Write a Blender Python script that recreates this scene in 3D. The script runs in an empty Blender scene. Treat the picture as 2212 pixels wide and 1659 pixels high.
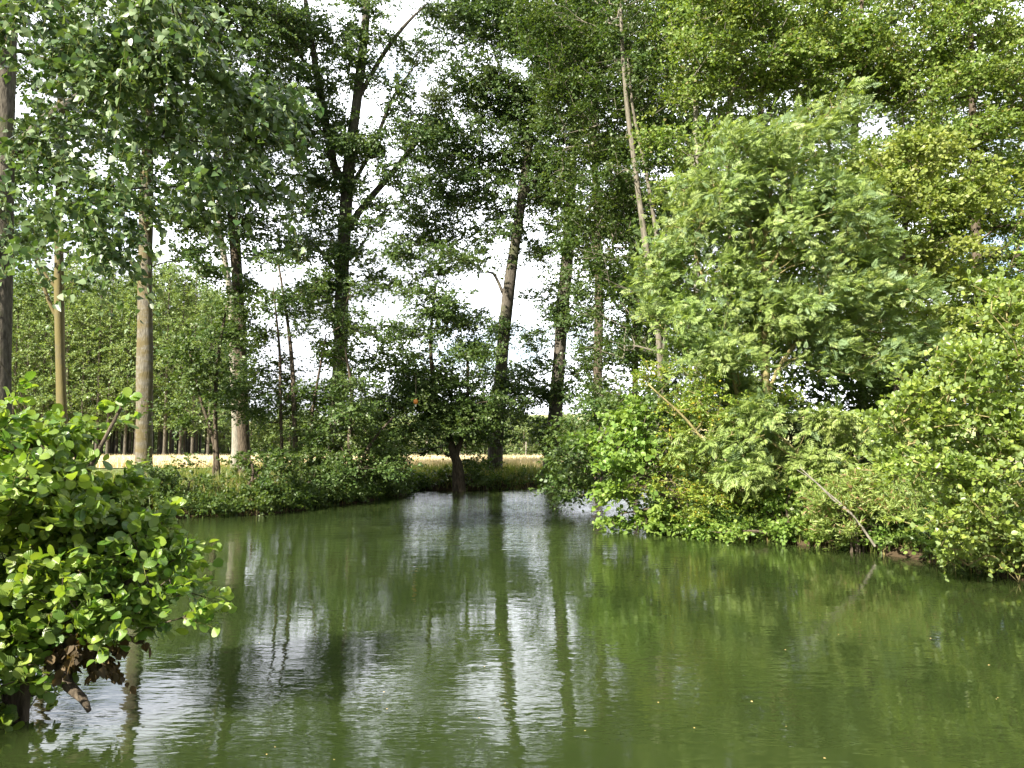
import bpy, math
import numpy as np
R = math.radians
rng = np.random.default_rng(7)
SC = bpy.context.scene
COL = SC.collection

# ---------------------------------------------------------------- camera
CAM_Z = 1.7
FPX, CX, CY, HORIZON = 1736.0, 1106.0, 829.5, 950.0      # measured on the photo at 2212 px wide
PITCH = math.atan((HORIZON - CY) / FPX)
cam = bpy.data.cameras.new('camera')
cam.sensor_width = 36.0
cam.lens = 36.0 * FPX / 2212.0
cam.clip_start, cam.clip_end = 0.05, 3000
cam_o = bpy.data.objects.new('camera', cam)
cam_o.location = (0, 0, CAM_Z)
cam_o.rotation_euler = (R(90) + PITCH, 0, 0)
COL.objects.link(cam_o)
SC.camera = cam_o

# ---------------------------------------------------------------- light, sky, exposure
SUN_DIR = np.array([-0.58, -0.62, 0.62]); SUN_DIR /= np.linalg.norm(SUN_DIR)   # towards the sun
sl = bpy.data.lights.new('sun', 'SUN')
sl.energy, sl.angle, sl.color = 5.0, R(0.5), (1.0, 0.93, 0.80)
so = bpy.data.objects.new('sun', sl)
so.rotation_euler = (math.acos(SUN_DIR[2]), 0, math.atan2(SUN_DIR[0], -SUN_DIR[1]))
COL.objects.link(so)

W = bpy.data.worlds.new('World'); SC.world = W
W.use_nodes = True
nt = W.node_tree; N = nt.nodes; L = nt.links
N.clear()
sky = N.new('ShaderNodeTexSky'); sky.sky_type = 'NISHITA'; sky.sun_disc = False
sky.sun_elevation = math.asin(SUN_DIR[2])
sky.sun_rotation = math.atan2(SUN_DIR[0], SUN_DIR[1])
bg = N.new('ShaderNodeBackground'); bg.inputs[1].default_value = 0.07
bgc = N.new('ShaderNodeBackground'); sxy = N.new('ShaderNodeSeparateXYZ'); smr = N.new('ShaderNodeMapRange')
smr.inputs[1].default_value = -0.4; smr.inputs[2].default_value = 0.7; smr.inputs[3].default_value = 0.30; smr.inputs[4].default_value = 0.95
nz2 = N.new('ShaderNodeTexNoise'); nz2.inputs['Scale'].default_value = 4.5; nz2.inputs['Detail'].default_value = 6; cmul = N.new('ShaderNodeMath'); cmul.operation = 'MULTIPLY'
cmr2 = N.new('ShaderNodeMapRange'); cmr2.inputs[1].default_value = .36; cmr2.inputs[2].default_value = .56; cmr2.inputs[3].default_value = .40; cmr2.inputs[4].default_value = 1.2
bgc.inputs[0].default_value = (0.90, 0.93, 1.0, 1)
tc = N.new('ShaderNodeTexCoord')
mp = N.new('ShaderNodeMapping'); mp.inputs['Scale'].default_value = (1.0, 1.0, 2.2)
nz = N.new('ShaderNodeTexNoise'); nz.inputs['Scale'].default_value = 2.6; nz.inputs['Detail'].default_value = 7
nz.inputs['Roughness'].default_value = 0.55
cr = N.new('ShaderNodeValToRGB')
cr.color_ramp.elements[0].position = 0.33; cr.color_ramp.elements[1].position = 0.44
mx = N.new('ShaderNodeMixShader'); wo = N.new('ShaderNodeOutputWorld')
L.new(tc.outputs['Generated'], mp.inputs[0]); L.new(mp.outputs[0], nz.inputs['Vector'])
L.new(nz.outputs['Fac'], cr.inputs[0]); L.new(cr.outputs[0], mx.inputs[0])
L.new(tc.outputs['Generated'], sxy.inputs[0]); L.new(sxy.outputs[1], smr.inputs[0]); L.new(mp.outputs[0], nz2.inputs['Vector']); L.new(nz2.outputs['Fac'], cmr2.inputs[0]); L.new(smr.outputs[0], cmul.inputs[0]); L.new(cmr2.outputs[0], cmul.inputs[1]); L.new(cmul.outputs[0], bgc.inputs[1])
L.new(sky.outputs[0], bg.inputs[0])
L.new(bg.outputs[0], mx.inputs[1]); L.new(bgc.outputs[0], mx.inputs[2]); L.new(mx.outputs[0], wo.inputs[0])
SC.view_settings.view_transform = 'Standard'
SC.view_settings.look = 'None'
SC.view_settings.exposure = 1.88
SC.view_settings.gamma = 1.0
SC.cycles.max_bounces = 7
SC.cycles.diffuse_bounces = 3
SC.cycles.transmission_bounces = 4
SC.cycles.glossy_bounces = 3

# ---------------------------------------------------------------- helpers
def P(px, py, Y):
    """World point seen at photo pixel (2212 px wide frame) at the distance Y."""
    u = (px - CX) / FPX; v = (CY - py) / FPX
    d = np.array([u, math.cos(PITCH) - v * math.sin(PITCH), math.sin(PITCH) + v * math.cos(PITCH)])
    return np.array([0, 0, CAM_Z]) + d * (Y / d[1])

def nrm(a):
    return a / np.maximum(np.linalg.norm(a, axis=-1, keepdims=True), 1e-9)

def mesh_from(name, verts, loops, starts, totals, mats, midx=None, uv=None, smooth=False):
    me = bpy.data.meshes.new(name)
    me.vertices.add(len(verts)); me.vertices.foreach_set('co', np.asarray(verts, np.float32).ravel())
    me.loops.add(len(loops)); me.loops.foreach_set('vertex_index', np.asarray(loops, np.int32))
    me.polygons.add(len(starts))
    me.polygons.foreach_set('loop_start', np.asarray(starts, np.int32))
    me.polygons.foreach_set('loop_total', np.asarray(totals, np.int32))
    for m in mats: me.materials.append(m)
    if midx is not None: me.polygons.foreach_set('material_index', np.asarray(midx, np.int32))
    if smooth: me.polygons.foreach_set('use_smooth', np.ones(len(starts), bool))
    if uv is not None:
        l = me.uv_layers.new(name='UVMap'); l.data.foreach_set('uv', np.asarray(uv, np.float32).ravel())
    me.update(calc_edges=True)
    return me

class Soup:
    """Collects polygons of several shapes; build() makes one mesh."""
    def __init__(self): self.v = []; self.l = []; self.t = []; self.m = []; self.uv = []; self.n = 0
    def add(self, verts, faces, mat=0, uvs=None):
        verts = np.asarray(verts, np.float32)
        for f in faces:
            self.l.append(np.asarray(f, np.int32) + self.n); self.t.append([len(f)]); self.m.append([mat])
            self.uv.append(np.zeros((len(f), 2)) if uvs is None else np.asarray(uvs)[list(f)])
        self.v.append(verts); self.n += len(verts)
    def add_rep(self, verts, faces, mat=0, tuv=None):
        """verts (N,k,3): the same face list repeated for N copies."""
        Nn, k = verts.shape[:2]
        if Nn == 0: return
        self.v.append(verts.reshape(-1, 3).astype(np.float32))
        flat = np.concatenate([np.asarray(f, np.int32) for f in faces])
        off = (np.arange(Nn, dtype=np.int32) * k)[:, None] + self.n
        self.l.append((flat[None] + off).ravel())
        self.t.append(np.tile([len(f) for f in faces], Nn)); self.m.append(np.full(Nn * len(faces), mat))
        u = np.zeros((len(flat), 2)) if tuv is None else np.asarray(tuv)[flat]
        self.uv.append(np.tile(u, (Nn, 1)))
        self.n += Nn * k
    def build(self, name, mats, parent=None, base=(0, 0, 0), smooth=False, uv=False):
        v = np.concatenate(self.v) - np.asarray(base, np.float32)
        t = np.concatenate([np.asarray(x) for x in self.t]); st = np.concatenate([[0], np.cumsum(t)[:-1]])
        me = mesh_from(name, v, np.concatenate(self.l), st, t, mats, np.concatenate([np.asarray(x) for x in self.m]),
                       np.concatenate(self.uv) if uv else None, smooth)
        o = bpy.data.objects.new(name, me); COL.objects.link(o)
        if parent is not None: o.parent = parent
        else: o.location = base
        return o

def tag(o, label=None, cat=None, group=None, kind=None):
    if label: o['label'] = label
    if cat: o['category'] = cat
    if group: o['group'] = group
    if kind: o['kind'] = kind
    return o

def empty(name, loc):
    o = bpy.data.objects.new(name, None); COL.objects.link(o); o.location = tuple(float(c) for c in loc)
    o.empty_display_size = 0.3
    return o

def copy_tree(o, loc, scale=1.0, rz=0.0, sz=None):
    c = o.copy(); COL.objects.link(c); c.location = tuple(float(q) for q in loc)
    c.rotation_euler = (0, 0, rz); c.scale = (scale, scale, sz or scale)
    for ch in list(o.children):
        k = ch.copy(); COL.objects.link(k); k.parent = c
    return c

# ---------------------------------------------------------------- materials
def new_mat(name):
    m = bpy.data.materials.new(name); m.use_nodes = True
    m.node_tree.nodes.clear()
    return m, m.node_tree.nodes, m.node_tree.links

def leaf_mat(name, dark, light, under=None, trans=0.38, rough=0.45, odd=None, oddf=0.02, ribs=False, spec=0.4):
    m, N, L = new_mat(name)
    out = N.new('ShaderNodeOutputMaterial'); g = N.new('ShaderNodeNewGeometry')
    r = N.new('ShaderNodeValToRGB'); e = r.color_ramp.elements
    e[0].color = (*dark, 1); e[0].position = 0.0
    e[1].color = (*light, 1); e[1].position = 0.93 if odd else 1.0
    if odd:
        e[1].position = 1 - oddf - 0.005
        x = e.new(1 - oddf); x.color = (*odd, 1)
    L.new(g.outputs['Random Per Island'], r.inputs[0])
    # slow drift of hue through the crown
    tcn = N.new('ShaderNodeTexCoord'); no = N.new('ShaderNodeTexNoise'); no.inputs['Scale'].default_value = 0.9
    no.inputs['Detail'].default_value = 2
    L.new(tcn.outputs['Object'], no.inputs['Vector'])
    hs = N.new('ShaderNodeHueSaturation')
    mr = N.new('ShaderNodeMapRange'); mr.inputs[1].default_value = 0.3; mr.inputs[2].default_value = 0.7
    mr.inputs[3].default_value = 0.485; mr.inputs[4].default_value = 0.512
    L.new(no.outputs['Fac'], mr.inputs[0]); L.new(mr.outputs[0], hs.inputs['Hue']); L.new(r.outputs[0], hs.inputs['Color'])
    col = hs.outputs[0]
    if under:
        mxc = N.new('ShaderNodeMix'); mxc.data_type = 'RGBA'
        L.new(g.outputs['Backfacing'], mxc.inputs[0]); L.new(col, mxc.inputs[6]); mxc.inputs[7].default_value = (*under, 1)
        col = mxc.outputs[2]
    b = N.new('ShaderNodeBsdfPrincipled'); b.inputs['Roughness'].default_value = rough
    b.inputs['Specular IOR Level'].default_value = spec
    L.new(col, b.inputs['Base Color'])
    t = N.new('ShaderNodeBsdfTranslucent')
    tm = N.new('ShaderNodeMix'); tm.data_type = 'RGBA'; tm.blend_type = 'MULTIPLY'; tm.inputs[0].default_value = 1
    L.new(hs.outputs[0], tm.inputs[6]); tm.inputs[7].default_value = (1.5, 1.5, 0.55, 1)
    L.new(tm.outputs[2], t.inputs[0])
    mxs = N.new('ShaderNodeMixShader'); mxs.inputs[0].default_value = trans
    L.new(b.outputs[0], mxs.inputs[1]); L.new(t.outputs[0], mxs.inputs[2]); L.new(mxs.outputs[0], out.inputs[0])
    if ribs:
        uvn = N.new('ShaderNodeUVMap'); uvn.uv_map = 'UVMap'
        sx = N.new('ShaderNodeSeparateXYZ'); L.new(uvn.outputs[0], sx.inputs[0])
        ab = N.new('ShaderNodeMath'); ab.operation = 'ABSOLUTE'; L.new(sx.outputs[0], ab.inputs[0])
        ma = N.new('ShaderNodeMath'); ma.operation = 'MULTIPLY_ADD'; L.new(ab.outputs[0], ma.inputs[0])
        ma.inputs[1].default_value = -0.55; L.new(sx.outputs[1], ma.inputs[2])
        mu = N.new('ShaderNodeMath'); mu.operation = 'MULTIPLY'; L.new(ma.outputs[0], mu.inputs[0]); mu.inputs[1].default_value = 46
        si = N.new('ShaderNodeMath'); si.operation = 'SINE'; L.new(mu.outputs[0], si.inputs[0])
        bp = N.new('ShaderNodeBump'); bp.inputs['Strength'].default_value = 0.25; bp.inputs['Distance'].default_value = 0.004
        L.new(si.outputs[0], bp.inputs['Height']); L.new(bp.outputs[0], b.inputs['Normal']); L.new(bp.outputs[0], t.inputs['Normal'])
    return m

def bark_mat(name, c1, c2, lichen=None, lf=0.5, band=3.0, bump=0.6, vert=7.0):
    m, N, L = new_mat(name)
    out = N.new('ShaderNodeOutputMaterial'); b = N.new('ShaderNodeBsdfPrincipled'); L.new(b.outputs[0], out.inputs[0])
    b.inputs['Roughness'].default_value = 0.9; b.inputs['Specular IOR Level'].default_value = 0.15
    tcn = N.new('ShaderNodeTexCoord')
    mp = N.new('ShaderNodeMapping'); mp.inputs['Scale'].default_value = (vert * 2.2, vert * 2.2, vert * 0.5)
    n1 = N.new('ShaderNodeTexNoise'); n1.inputs['Scale'].default_value = 1.6; n1.inputs['Detail'].default_value = 6
    n1.inputs['Roughness'].default_value = 0.65
    L.new(tcn.outputs['Object'], mp.inputs[0]); L.new(mp.outputs[0], n1.inputs['Vector'])
    r = N.new('ShaderNodeValToRGB'); r.color_ramp.elements[0].color = (*c1, 1); r.color_ramp.elements[1].color = (*c2, 1)
    r.color_ramp.elements[0].position = 0.36; r.color_ramp.elements[1].position = 0.64
    L.new(n1.outputs['Fac'], r.inputs[0]); col = r.outputs[0]
    if lichen:
        mp2 = N.new('ShaderNodeMapping'); mp2.inputs['Scale'].default_value = (1.2, 1.2, band)
        n2 = N.new('ShaderNodeTexNoise'); n2.inputs['Scale'].default_value = 1.5; n2.inputs['Detail'].default_value = 5
        n2.inputs['Roughness'].default_value = 0.7
        L.new(tcn.outputs['Object'], mp2.inputs[0]); L.new(mp2.outputs[0], n2.inputs['Vector'])
        r2 = N.new('ShaderNodeValToRGB'); r2.color_ramp.elements[0].position = 1 - lf - 0.08; r2.color_ramp.elements[1].position = 1 - lf + 0.08
        L.new(n2.outputs['Fac'], r2.inputs[0])
        mxc = N.new('ShaderNodeMix'); mxc.data_type = 'RGBA'
        L.new(r2.outputs[0], mxc.inputs[0]); L.new(col, mxc.inputs[6]); mxc.inputs[7].default_value = (*lichen, 1); col = mxc.outputs[2]
    L.new(col, b.inputs['Base Color'])
    bp = N.new('ShaderNodeBump'); bp.inputs['Strength'].default_value = bump; bp.inputs['Distance'].default_value = 0.03
    L.new(n1.outputs['Fac'], bp.inputs['Height']); L.new(bp.outputs[0], b.inputs['Normal'])
    return m

M = {}
M['poplar_near'] = leaf_mat('poplar_leaf_near', (0.040, 0.085, 0.026), (0.105, 0.160, 0.058), under=(0.20, 0.27, 0.14), trans=0.32, rough=0.38)
M['poplar'] = leaf_mat('poplar_leaf', (0.040, 0.080, 0.021), (0.098, 0.145, 0.044), under=(0.075, 0.125, 0.05), trans=0.36)
M['alder_dark'] = leaf_mat('alder_leaf_dark', (0.038, 0.076, 0.018), (0.098, 0.145, 0.038), trans=0.34)
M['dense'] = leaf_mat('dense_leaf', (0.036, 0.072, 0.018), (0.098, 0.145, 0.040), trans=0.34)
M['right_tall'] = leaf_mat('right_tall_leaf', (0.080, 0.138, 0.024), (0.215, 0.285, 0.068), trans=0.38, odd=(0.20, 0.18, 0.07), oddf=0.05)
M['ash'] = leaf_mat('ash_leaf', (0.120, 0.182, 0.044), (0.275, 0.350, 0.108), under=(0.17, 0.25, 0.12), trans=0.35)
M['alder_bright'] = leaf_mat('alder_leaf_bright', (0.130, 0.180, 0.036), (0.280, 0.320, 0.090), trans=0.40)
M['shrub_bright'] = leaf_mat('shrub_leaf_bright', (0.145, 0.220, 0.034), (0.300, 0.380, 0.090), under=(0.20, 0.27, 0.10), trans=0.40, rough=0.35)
M['hawthorn'] = leaf_mat('hawthorn_leaf', (0.110, 0.190, 0.030), (0.280, 0.340, 0.060), trans=0.40, odd=(0.40, 0.32, 0.04), oddf=0.06)
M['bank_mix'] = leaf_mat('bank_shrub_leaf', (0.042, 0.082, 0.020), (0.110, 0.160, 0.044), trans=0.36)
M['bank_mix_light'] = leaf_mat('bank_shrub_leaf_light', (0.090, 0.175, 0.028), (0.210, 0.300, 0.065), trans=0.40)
M['herb'] = leaf_mat('herb_leaf', (0.120, 0.190, 0.040), (0.260, 0.330, 0.095), trans=0.40, odd=(0.32, 0.22, 0.12), oddf=0.10)
M['alder_near'] = leaf_mat('alder_leaf_near', (0.055, 0.135, 0.015), (0.240, 0.325, 0.058), under=(0.17, 0.26, 0.075), trans=0.42, rough=0.33, ribs=True, spec=0.5)
M['dead_leaf'] = leaf_mat('dead_leaf', (0.040, 0.028, 0.011), (0.110, 0.072, 0.027), trans=0.25, rough=0.7)
M['far'] = leaf_mat('far_leaf', (0.095, 0.155, 0.050), (0.200, 0.260, 0.095), trans=0.38)
M['hedge'] = leaf_mat('hedge_leaf', (0.095, 0.150, 0.050), (0.200, 0.250, 0.090), trans=0.35)
M['mistletoe'] = leaf_mat('mistletoe_leaf', (0.035, 0.060, 0.014), (0.075, 0.105, 0.028), trans=0.2)
M['grass'] = leaf_mat('grass_blade', (0.070, 0.120, 0.020), (0.170, 0.210, 0.050), trans=0.4, odd=(0.30, 0.24, 0.11), oddf=0.18)
M['wheat'] = leaf_mat('wheat_blade', (0.50, 0.42, 0.25), (0.70, 0.60, 0.40), trans=0.08, rough=0.8)
M['bark_lichen'] = bark_mat('bark_lichen', (0.09, 0.080, 0.062), (0.20, 0.185, 0.15), lichen=(0.12, 0.098, 0.050), lf=0.5, band=2.6, bump=0.9)
M['bark_yellow'] = bark_mat('bark_yellow', (0.070, 0.060, 0.038), (0.14, 0.12, 0.075), lichen=(0.125, 0.105, 0.045), lf=0.55, band=1.2, bump=0.4)
M['bark_pale'] = bark_mat('bark_pale', (0.15, 0.138, 0.112), (0.29, 0.268, 0.22), bump=0.4)
M['bark_grey'] = bark_mat('bark_grey', (0.044, 0.038, 0.030), (0.125, 0.110, 0.088), lichen=(0.065, 0.072, 0.034), lf=0.42, band=1.0, bump=0.8)
M['bark_dusk'] = bark_mat('bark_dusk', (0.085, 0.076, 0.058), (0.19, 0.172, 0.135), bump=0.6)
M['bark_brown'] = bark_mat('bark_brown', (0.045, 0.036, 0.026), (0.125, 0.100, 0.072), bump=0.8)
M['twig_green'] = bark_mat('twig_green', (0.10, 0.11, 0.03), (0.20, 0.20, 0.06), bump=0.1)
M['stem_olive'] = bark_mat('stem_olive', (0.13, 0.115, 0.05), (0.28, 0.24, 0.11), bump=0.3)

# ---------------------------------------------------------------- shoreline and ground height
SHORE = np.array([(10.5, 1.0), (9.2, 4.5), (7.6, 7.2), (6.4, 9.0), (6.0, 10.6), (5.75, 11.8), (5.0, 12.8), (4.3, 13.7), (3.2, 14.1),
                  (2.9, 15.0), (3.2, 18.0), (4.2, 23.0), (5.8, 28.0), (5.4, 29.6), (3.4, 29.6), (1.4, 28.9), (0.2, 28.0), (-1.7, 27.3),
                  (-3.5, 27.4), (-3.35, 25.6), (-3.9, 22.8), (-4.9, 20.4), (-5.5, 18.5), (-6.8, 17.7), (-7.9, 17.3), (-9.6, 16.2),
                  (-13.5, 14.5), (-14.0, 11.0), (-9.5, 8.0), (-6.0, 7.2), (-4.0, 6.3), (-3.3, 5.2), (-3.2, 3.6), (-3.6, 1.0)])
def signed_dist(x, y):
    """> 0 on land, < 0 in the water."""
    p = np.stack([np.ravel(x), np.ravel(y)], 1).astype(float)
    a = SHORE; b = np.roll(SHORE, -1, 0)
    best = np.full(len(p), 1e9); inside = np.zeros(len(p), bool)
    for (ax, ay), (bx, by) in zip(a, b):
        e = np.array([bx - ax, by - ay]); w = p - (ax, ay)
        t = np.clip((w @ e) / (e @ e), 0, 1)
        best = np.minimum(best, np.hypot(*(w - t[:, None] * e).T))
        c = ((ay > p[:, 1]) != (by > p[:, 1])) & (p[:, 0] < (bx - ax) * (p[:, 1] - ay) / (by - ay + 1e-12) + ax)
        inside ^= c
    return np.where(inside, -best, best).reshape(np.shape(x))
def ground_z(x, y):
    x = np.asarray(x, float); y = np.asarray(y, float)
    s = signed_dist(x, y)
    s = s + 0.10 * np.sin(x * 2.3 + 1.1 * y) + 0.08 * np.sin(y * 3.1 - x * 1.7)
    z = np.interp(s, [-3, -0.6, -0.05, 0.15, 0.9, 2.5], [-1.2, -0.7, -0.12, 0.14, 0.38, 0.52])
    z = z + np.clip(s, 0, 1) * (0.04 * np.sin(x * 1.3) * np.cos(y * 1.1))
    near = np.clip((2.2 - y) / 1.0, 0, 1)
    return z * (1 - 0.3 * near * (z > 0))
def gz(x, y): return float(ground_z(np.array([x]), np.array([y]))[0])

def spaced(lo, hi, step, far, grow=1.25):
    c = list(np.arange(lo, hi + 1e-6, step)); s = step; up = [hi]
    while up[-1] < far[1]: s *= grow; up.append(up[-1] + s)
    s = step; dn = [lo]
    while dn[-1] > far[0]: s *= grow; dn.append(dn[-1] - s)
    return np.array(dn[:0:-1] + c + up[1:])
def grid_mesh(name, xs, ys, Z, mat):
    X, Y = np.meshgrid(xs, ys); v = np.stack([X, Y, Z], -1).reshape(-1, 3)
    nx, ny = len(xs), len(ys)
    i = (np.arange(ny - 1)[:, None] * nx + np.arange(nx - 1)[None]).ravel()
    loops = np.stack([i, i + 1, i + nx + 1, i + nx], 1).ravel()
    me = mesh_from(name, v, loops, np.arange(len(i)) * 4, np.full(len(i), 4), [mat], smooth=True)
    o = bpy.data.objects.new(name, me); COL.objects.link(o); o['kind'] = 'structure'
    return o

def ground_mat(name, cols, scale=0.8, bump=0.5, fine=14):
    m, N, L = new_mat(name)
    out = N.new('ShaderNodeOutputMaterial'); b = N.new('ShaderNodeBsdfPrincipled'); L.new(b.outputs[0], out.inputs[0])
    b.inputs['Roughness'].default_value = 0.95; b.inputs['Specular IOR Level'].default_value = 0.1
    tcn = N.new('ShaderNodeTexCoord')
    n1 = N.new('ShaderNodeTexNoise'); n1.inputs['Scale'].default_value = scale; n1.inputs['Detail'].default_value = 8; n1.inputs['Roughness'].default_value = 0.7
    L.new(tcn.outputs['Object'], n1.inputs['Vector'])
    r = N.new('ShaderNodeValToRGB'); e = r.color_ramp.elements
    e[0].position = 0.3; e[1].position = 0.7
    e[0].color = (*cols[0], 1); e[1].color = (*cols[-1], 1)
    for k, c in enumerate(cols[1:-1]):
        q = e.new(0.3 + 0.4 * (k + 1) / (len(cols) - 1)); q.color = (*c, 1)
    L.new(n1.outputs['Fac'], r.inputs[0]); L.new(r.outputs[0], b.inputs['Base Color'])
    n2 = N.new('ShaderNodeTexNoise'); n2.inputs['Scale'].default_value = fine; n2.inputs['Detail'].default_value = 5
    L.new(tcn.outputs['Object'], n2.inputs['Vector'])
    bp = N.new('ShaderNodeBump'); bp.inputs['Strength'].default_value = bump; bp.inputs['Distance'].default_value = 0.08
    L.new(n2.outputs['Fac'], bp.inputs['Height']); L.new(bp.outputs[0], b.inputs['Normal'])
    return m
def mud(m):
    N, L = m.node_tree.nodes, m.node_tree.links
    g = N.new('ShaderNodeNewGeometry'); sp = N.new('ShaderNodeSeparateXYZ'); L.new(g.outputs['Position'], sp.inputs[0])
    mr = N.new('ShaderNodeMapRange'); mr.inputs[1].default_value = .30; mr.inputs[2].default_value = .46; L.new(sp.outputs[2], mr.inputs[0])
    b = [n for n in N if n.type == 'BSDF_PRINCIPLED'][0]; src = b.inputs['Base Color'].links[0].from_socket
    mx = N.new('ShaderNodeMix'); mx.data_type = 'RGBA'; L.new(mr.outputs[0], mx.inputs[0]); mx.inputs[6].default_value = (.050, .036, .021, 1); L.new(src, mx.inputs[7])
    L.new(mx.outputs[2], b.inputs['Base Color'])
    return m
M['ground'] = ground_mat('meadow_soil', [(0.055, 0.040, 0.022), (0.075, 0.085, 0.025), (0.12, 0.16, 0.04), (0.16, 0.19, 0.06)])
M['field'] = ground_mat('wheat_field', [(0.46, 0.38, 0.23), (0.56, 0.47, 0.30), (0.64, 0.55, 0.36)], scale=1.2, bump=0.8, fine=9)
M['hills'] = ground_mat('hill_fields', [(0.10, 0.16, 0.05), (0.42, 0.34, 0.17), (0.16, 0.22, 0.08), (0.50, 0.40, 0.22)], scale=0.013, bump=0.2, fine=0.3)

mud(M['ground'])
xs = spaced(-16, 16, 0.3, (-900, 900)); ys = spaced(0.5, 34, 0.3, (-60, 160))
X, Y = np.meshgrid(xs, ys)
grid_mesh('ground', xs, ys, ground_z(X, Y), M['ground'])
fx = np.linspace(-60, 60, 121); fy = np.linspace(33, 58, 26)
FX, FY = np.meshgrid(fx, fy)
grid_mesh('field', fx, fy, 0.56 + 0.02 * np.sin(FX) * np.cos(FY), M['field'])
hx = np.linspace(-900, 900, 91); hy = np.linspace(120, 700, 60)
HX, HY = np.meshgrid(hx, hy)
t = np.clip((HY - 150) / 330, 0, 1)
grid_mesh('hills', hx, hy, 0.2 + 17 * t * t * (3 - 2 * t) * (0.8 + 0.2 * np.sin(HX / 130 + 0.6)) - 30 * np.clip((HY - 520) / 180, 0, 1), M['hills'])

# ---------------------------------------------------------------- water
m, N, L = new_mat('pond_water'); M['water'] = m
out = N.new('ShaderNodeOutputMaterial'); b = N.new('ShaderNodeBsdfPrincipled'); L.new(b.outputs[0], out.inputs[0])
b.inputs['Roughness'].default_value = 0.03; b.inputs['IOR'].default_value = 1.33
tcn = N.new('ShaderNodeTexCoord')
b.subsurface_method = 'BURLEY'; b.inputs['Subsurface Weight'].default_value = 1.0; b.inputs['Subsurface Radius'].default_value = (1, 1, 1); b.inputs['Subsurface Scale'].default_value = 0.7
nb = N.new('ShaderNodeTexNoise'); nb.inputs['Scale'].default_value = 0.25; nb.inputs['Detail'].default_value = 3
L.new(tcn.outputs['Object'], nb.inputs['Vector'])
r = N.new('ShaderNodeValToRGB'); r.color_ramp.elements[0].color = (0.0155, 0.0250, 0.0070, 1); r.color_ramp.elements[1].color = (0.0220, 0.0325, 0.0085, 1)
r.color_ramp.elements[0].position = 0.35; r.color_ramp.elements[1].position = 0.65
L.new(nb.outputs['Fac'], r.inputs[0]); L.new(r.outputs[0], b.inputs['Base Color'])
def ripple(sx, sy, det, rot):
    mpn = N.new('ShaderNodeMapping'); mpn.inputs['Scale'].default_value = (sx, sy, 1); mpn.inputs['Rotation'].default_value = (0, 0, rot)
    q = N.new('ShaderNodeTexNoise'); q.inputs['Scale'].default_value = 1.0; q.inputs['Detail'].default_value = det; q.inputs['Roughness'].default_value = 0.55
    L.new(tcn.outputs['Object'], mpn.inputs[0]); L.new(mpn.outputs[0], q.inputs['Vector'])
    return q.outputs['Fac']
a1 = ripple(6.0, 15.0, 2, 0.12); a2 = ripple(2.4, 4.2, 2, -0.1); a3 = ripple(0.7, 1.3, 2, 0.25); cm = ripple(0.10, 0.22, 2, 0.5)
def madd(x, k, y):
    q = N.new('ShaderNodeMath'); q.operation = 'MULTIPLY_ADD'; L.new(x, q.inputs[0]); q.inputs[1].default_value = k
    if y is None: q.inputs[2].default_value = 0
    else: L.new(y, q.inputs[2])
    return q.outputs[0]
hsum = madd(a3, 1.5, madd(a2, 1.5, madd(a1, 0.75, None)))
cmr = N.new('ShaderNodeMapRange'); cmr.inputs[1].default_value = .38; cmr.inputs[2].default_value = .62; cmr.inputs[3].default_value = .45; cmr.inputs[4].default_value = 1.15
L.new(cm, cmr.inputs[0])
spw = N.new('ShaderNodeSeparateXYZ'); L.new(tcn.outputs['Object'], spw.inputs[0])      # the open inlet is windier than the sheltered near water
wmr = N.new('ShaderNodeMapRange'); wmr.interpolation_type = 'SMOOTHSTEP'; wmr.inputs[1].default_value = 11; wmr.inputs[2].default_value = 21; wmr.inputs[3].default_value = .52; wmr.inputs[4].default_value = 4.6
L.new(spw.outputs[1], wmr.inputs[0])
aw = N.new('ShaderNodeMath'); aw.operation = 'MULTIPLY'; L.new(cmr.outputs[0], aw.inputs[0]); L.new(wmr.outputs[0], aw.inputs[1])
ad = N.new('ShaderNodeMath'); ad.operation = 'MULTIPLY'; L.new(hsum, ad.inputs[0]); L.new(aw.outputs[0], ad.inputs[1])
bp = N.new('ShaderNodeBump'); bp.inputs['Strength'].default_value = 1.0; bp.inputs['Distance'].default_value = 0.0045
L.new(ad.outputs[0], bp.inputs['Height']); L.new(bp.outputs[0], b.inputs['Normal'])
grid_mesh('water', np.linspace(-18, 14, 33), np.linspace(0.2, 33, 34), np.zeros((34, 33)), M['water'])

# ---------------------------------------------------------------- leaf shapes (unit length along y)
KITE = (np.array([(0, 0, 0), (.40, .45, .07), (0, 1, 0), (-.40, .45, .07)]), [(0, 1, 2), (0, 2, 3)])
OVAL = (np.array([(0, 0, 0), (.30, .20, .06), (.40, .58, .09), (0, 1, -.06), (-.40, .58, .09), (-.30, .20, .06)]), [(0, 1, 2, 3), (0, 3, 4, 5)])
DELTA = (np.array([(0, 0, 0), (.46, .08, .05), (.40, .45, .08), (0, 1.02, -.07), (-.40, .45, .08), (-.46, .08, .05)]), [(0, 1, 2, 3), (0, 3, 4, 5)])
LANCE = (np.array([(0, 0, 0), (.12, .35, .03), (0, 1, -.12), (-.12, .35, .03)]), [(0, 1, 2), (0, 2, 3)])
def round_leaf():
    t = [0, .16, .42, .70, .90, 1.0]; w = [.03, .22, .38, .40, .25, .03]; z = [0, .015, .02, 0.0, -.05, -.09]
    v = []; uv = []
    for ti, wi, zi in zip(t, w, z):
        for s in (-1, 0, 1):
            v.append((s * wi, ti, zi + (.11 * wi if s else 0))); uv.append((s * wi, ti))
    f = []
    for k in range(len(t) - 1):
        a = k * 3
        f += [(a, a + 1, a + 4, a + 3), (a + 1, a + 2, a + 5, a + 4)]
    return np.array(v), f, np.array(uv)
RND = round_leaf()
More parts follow.
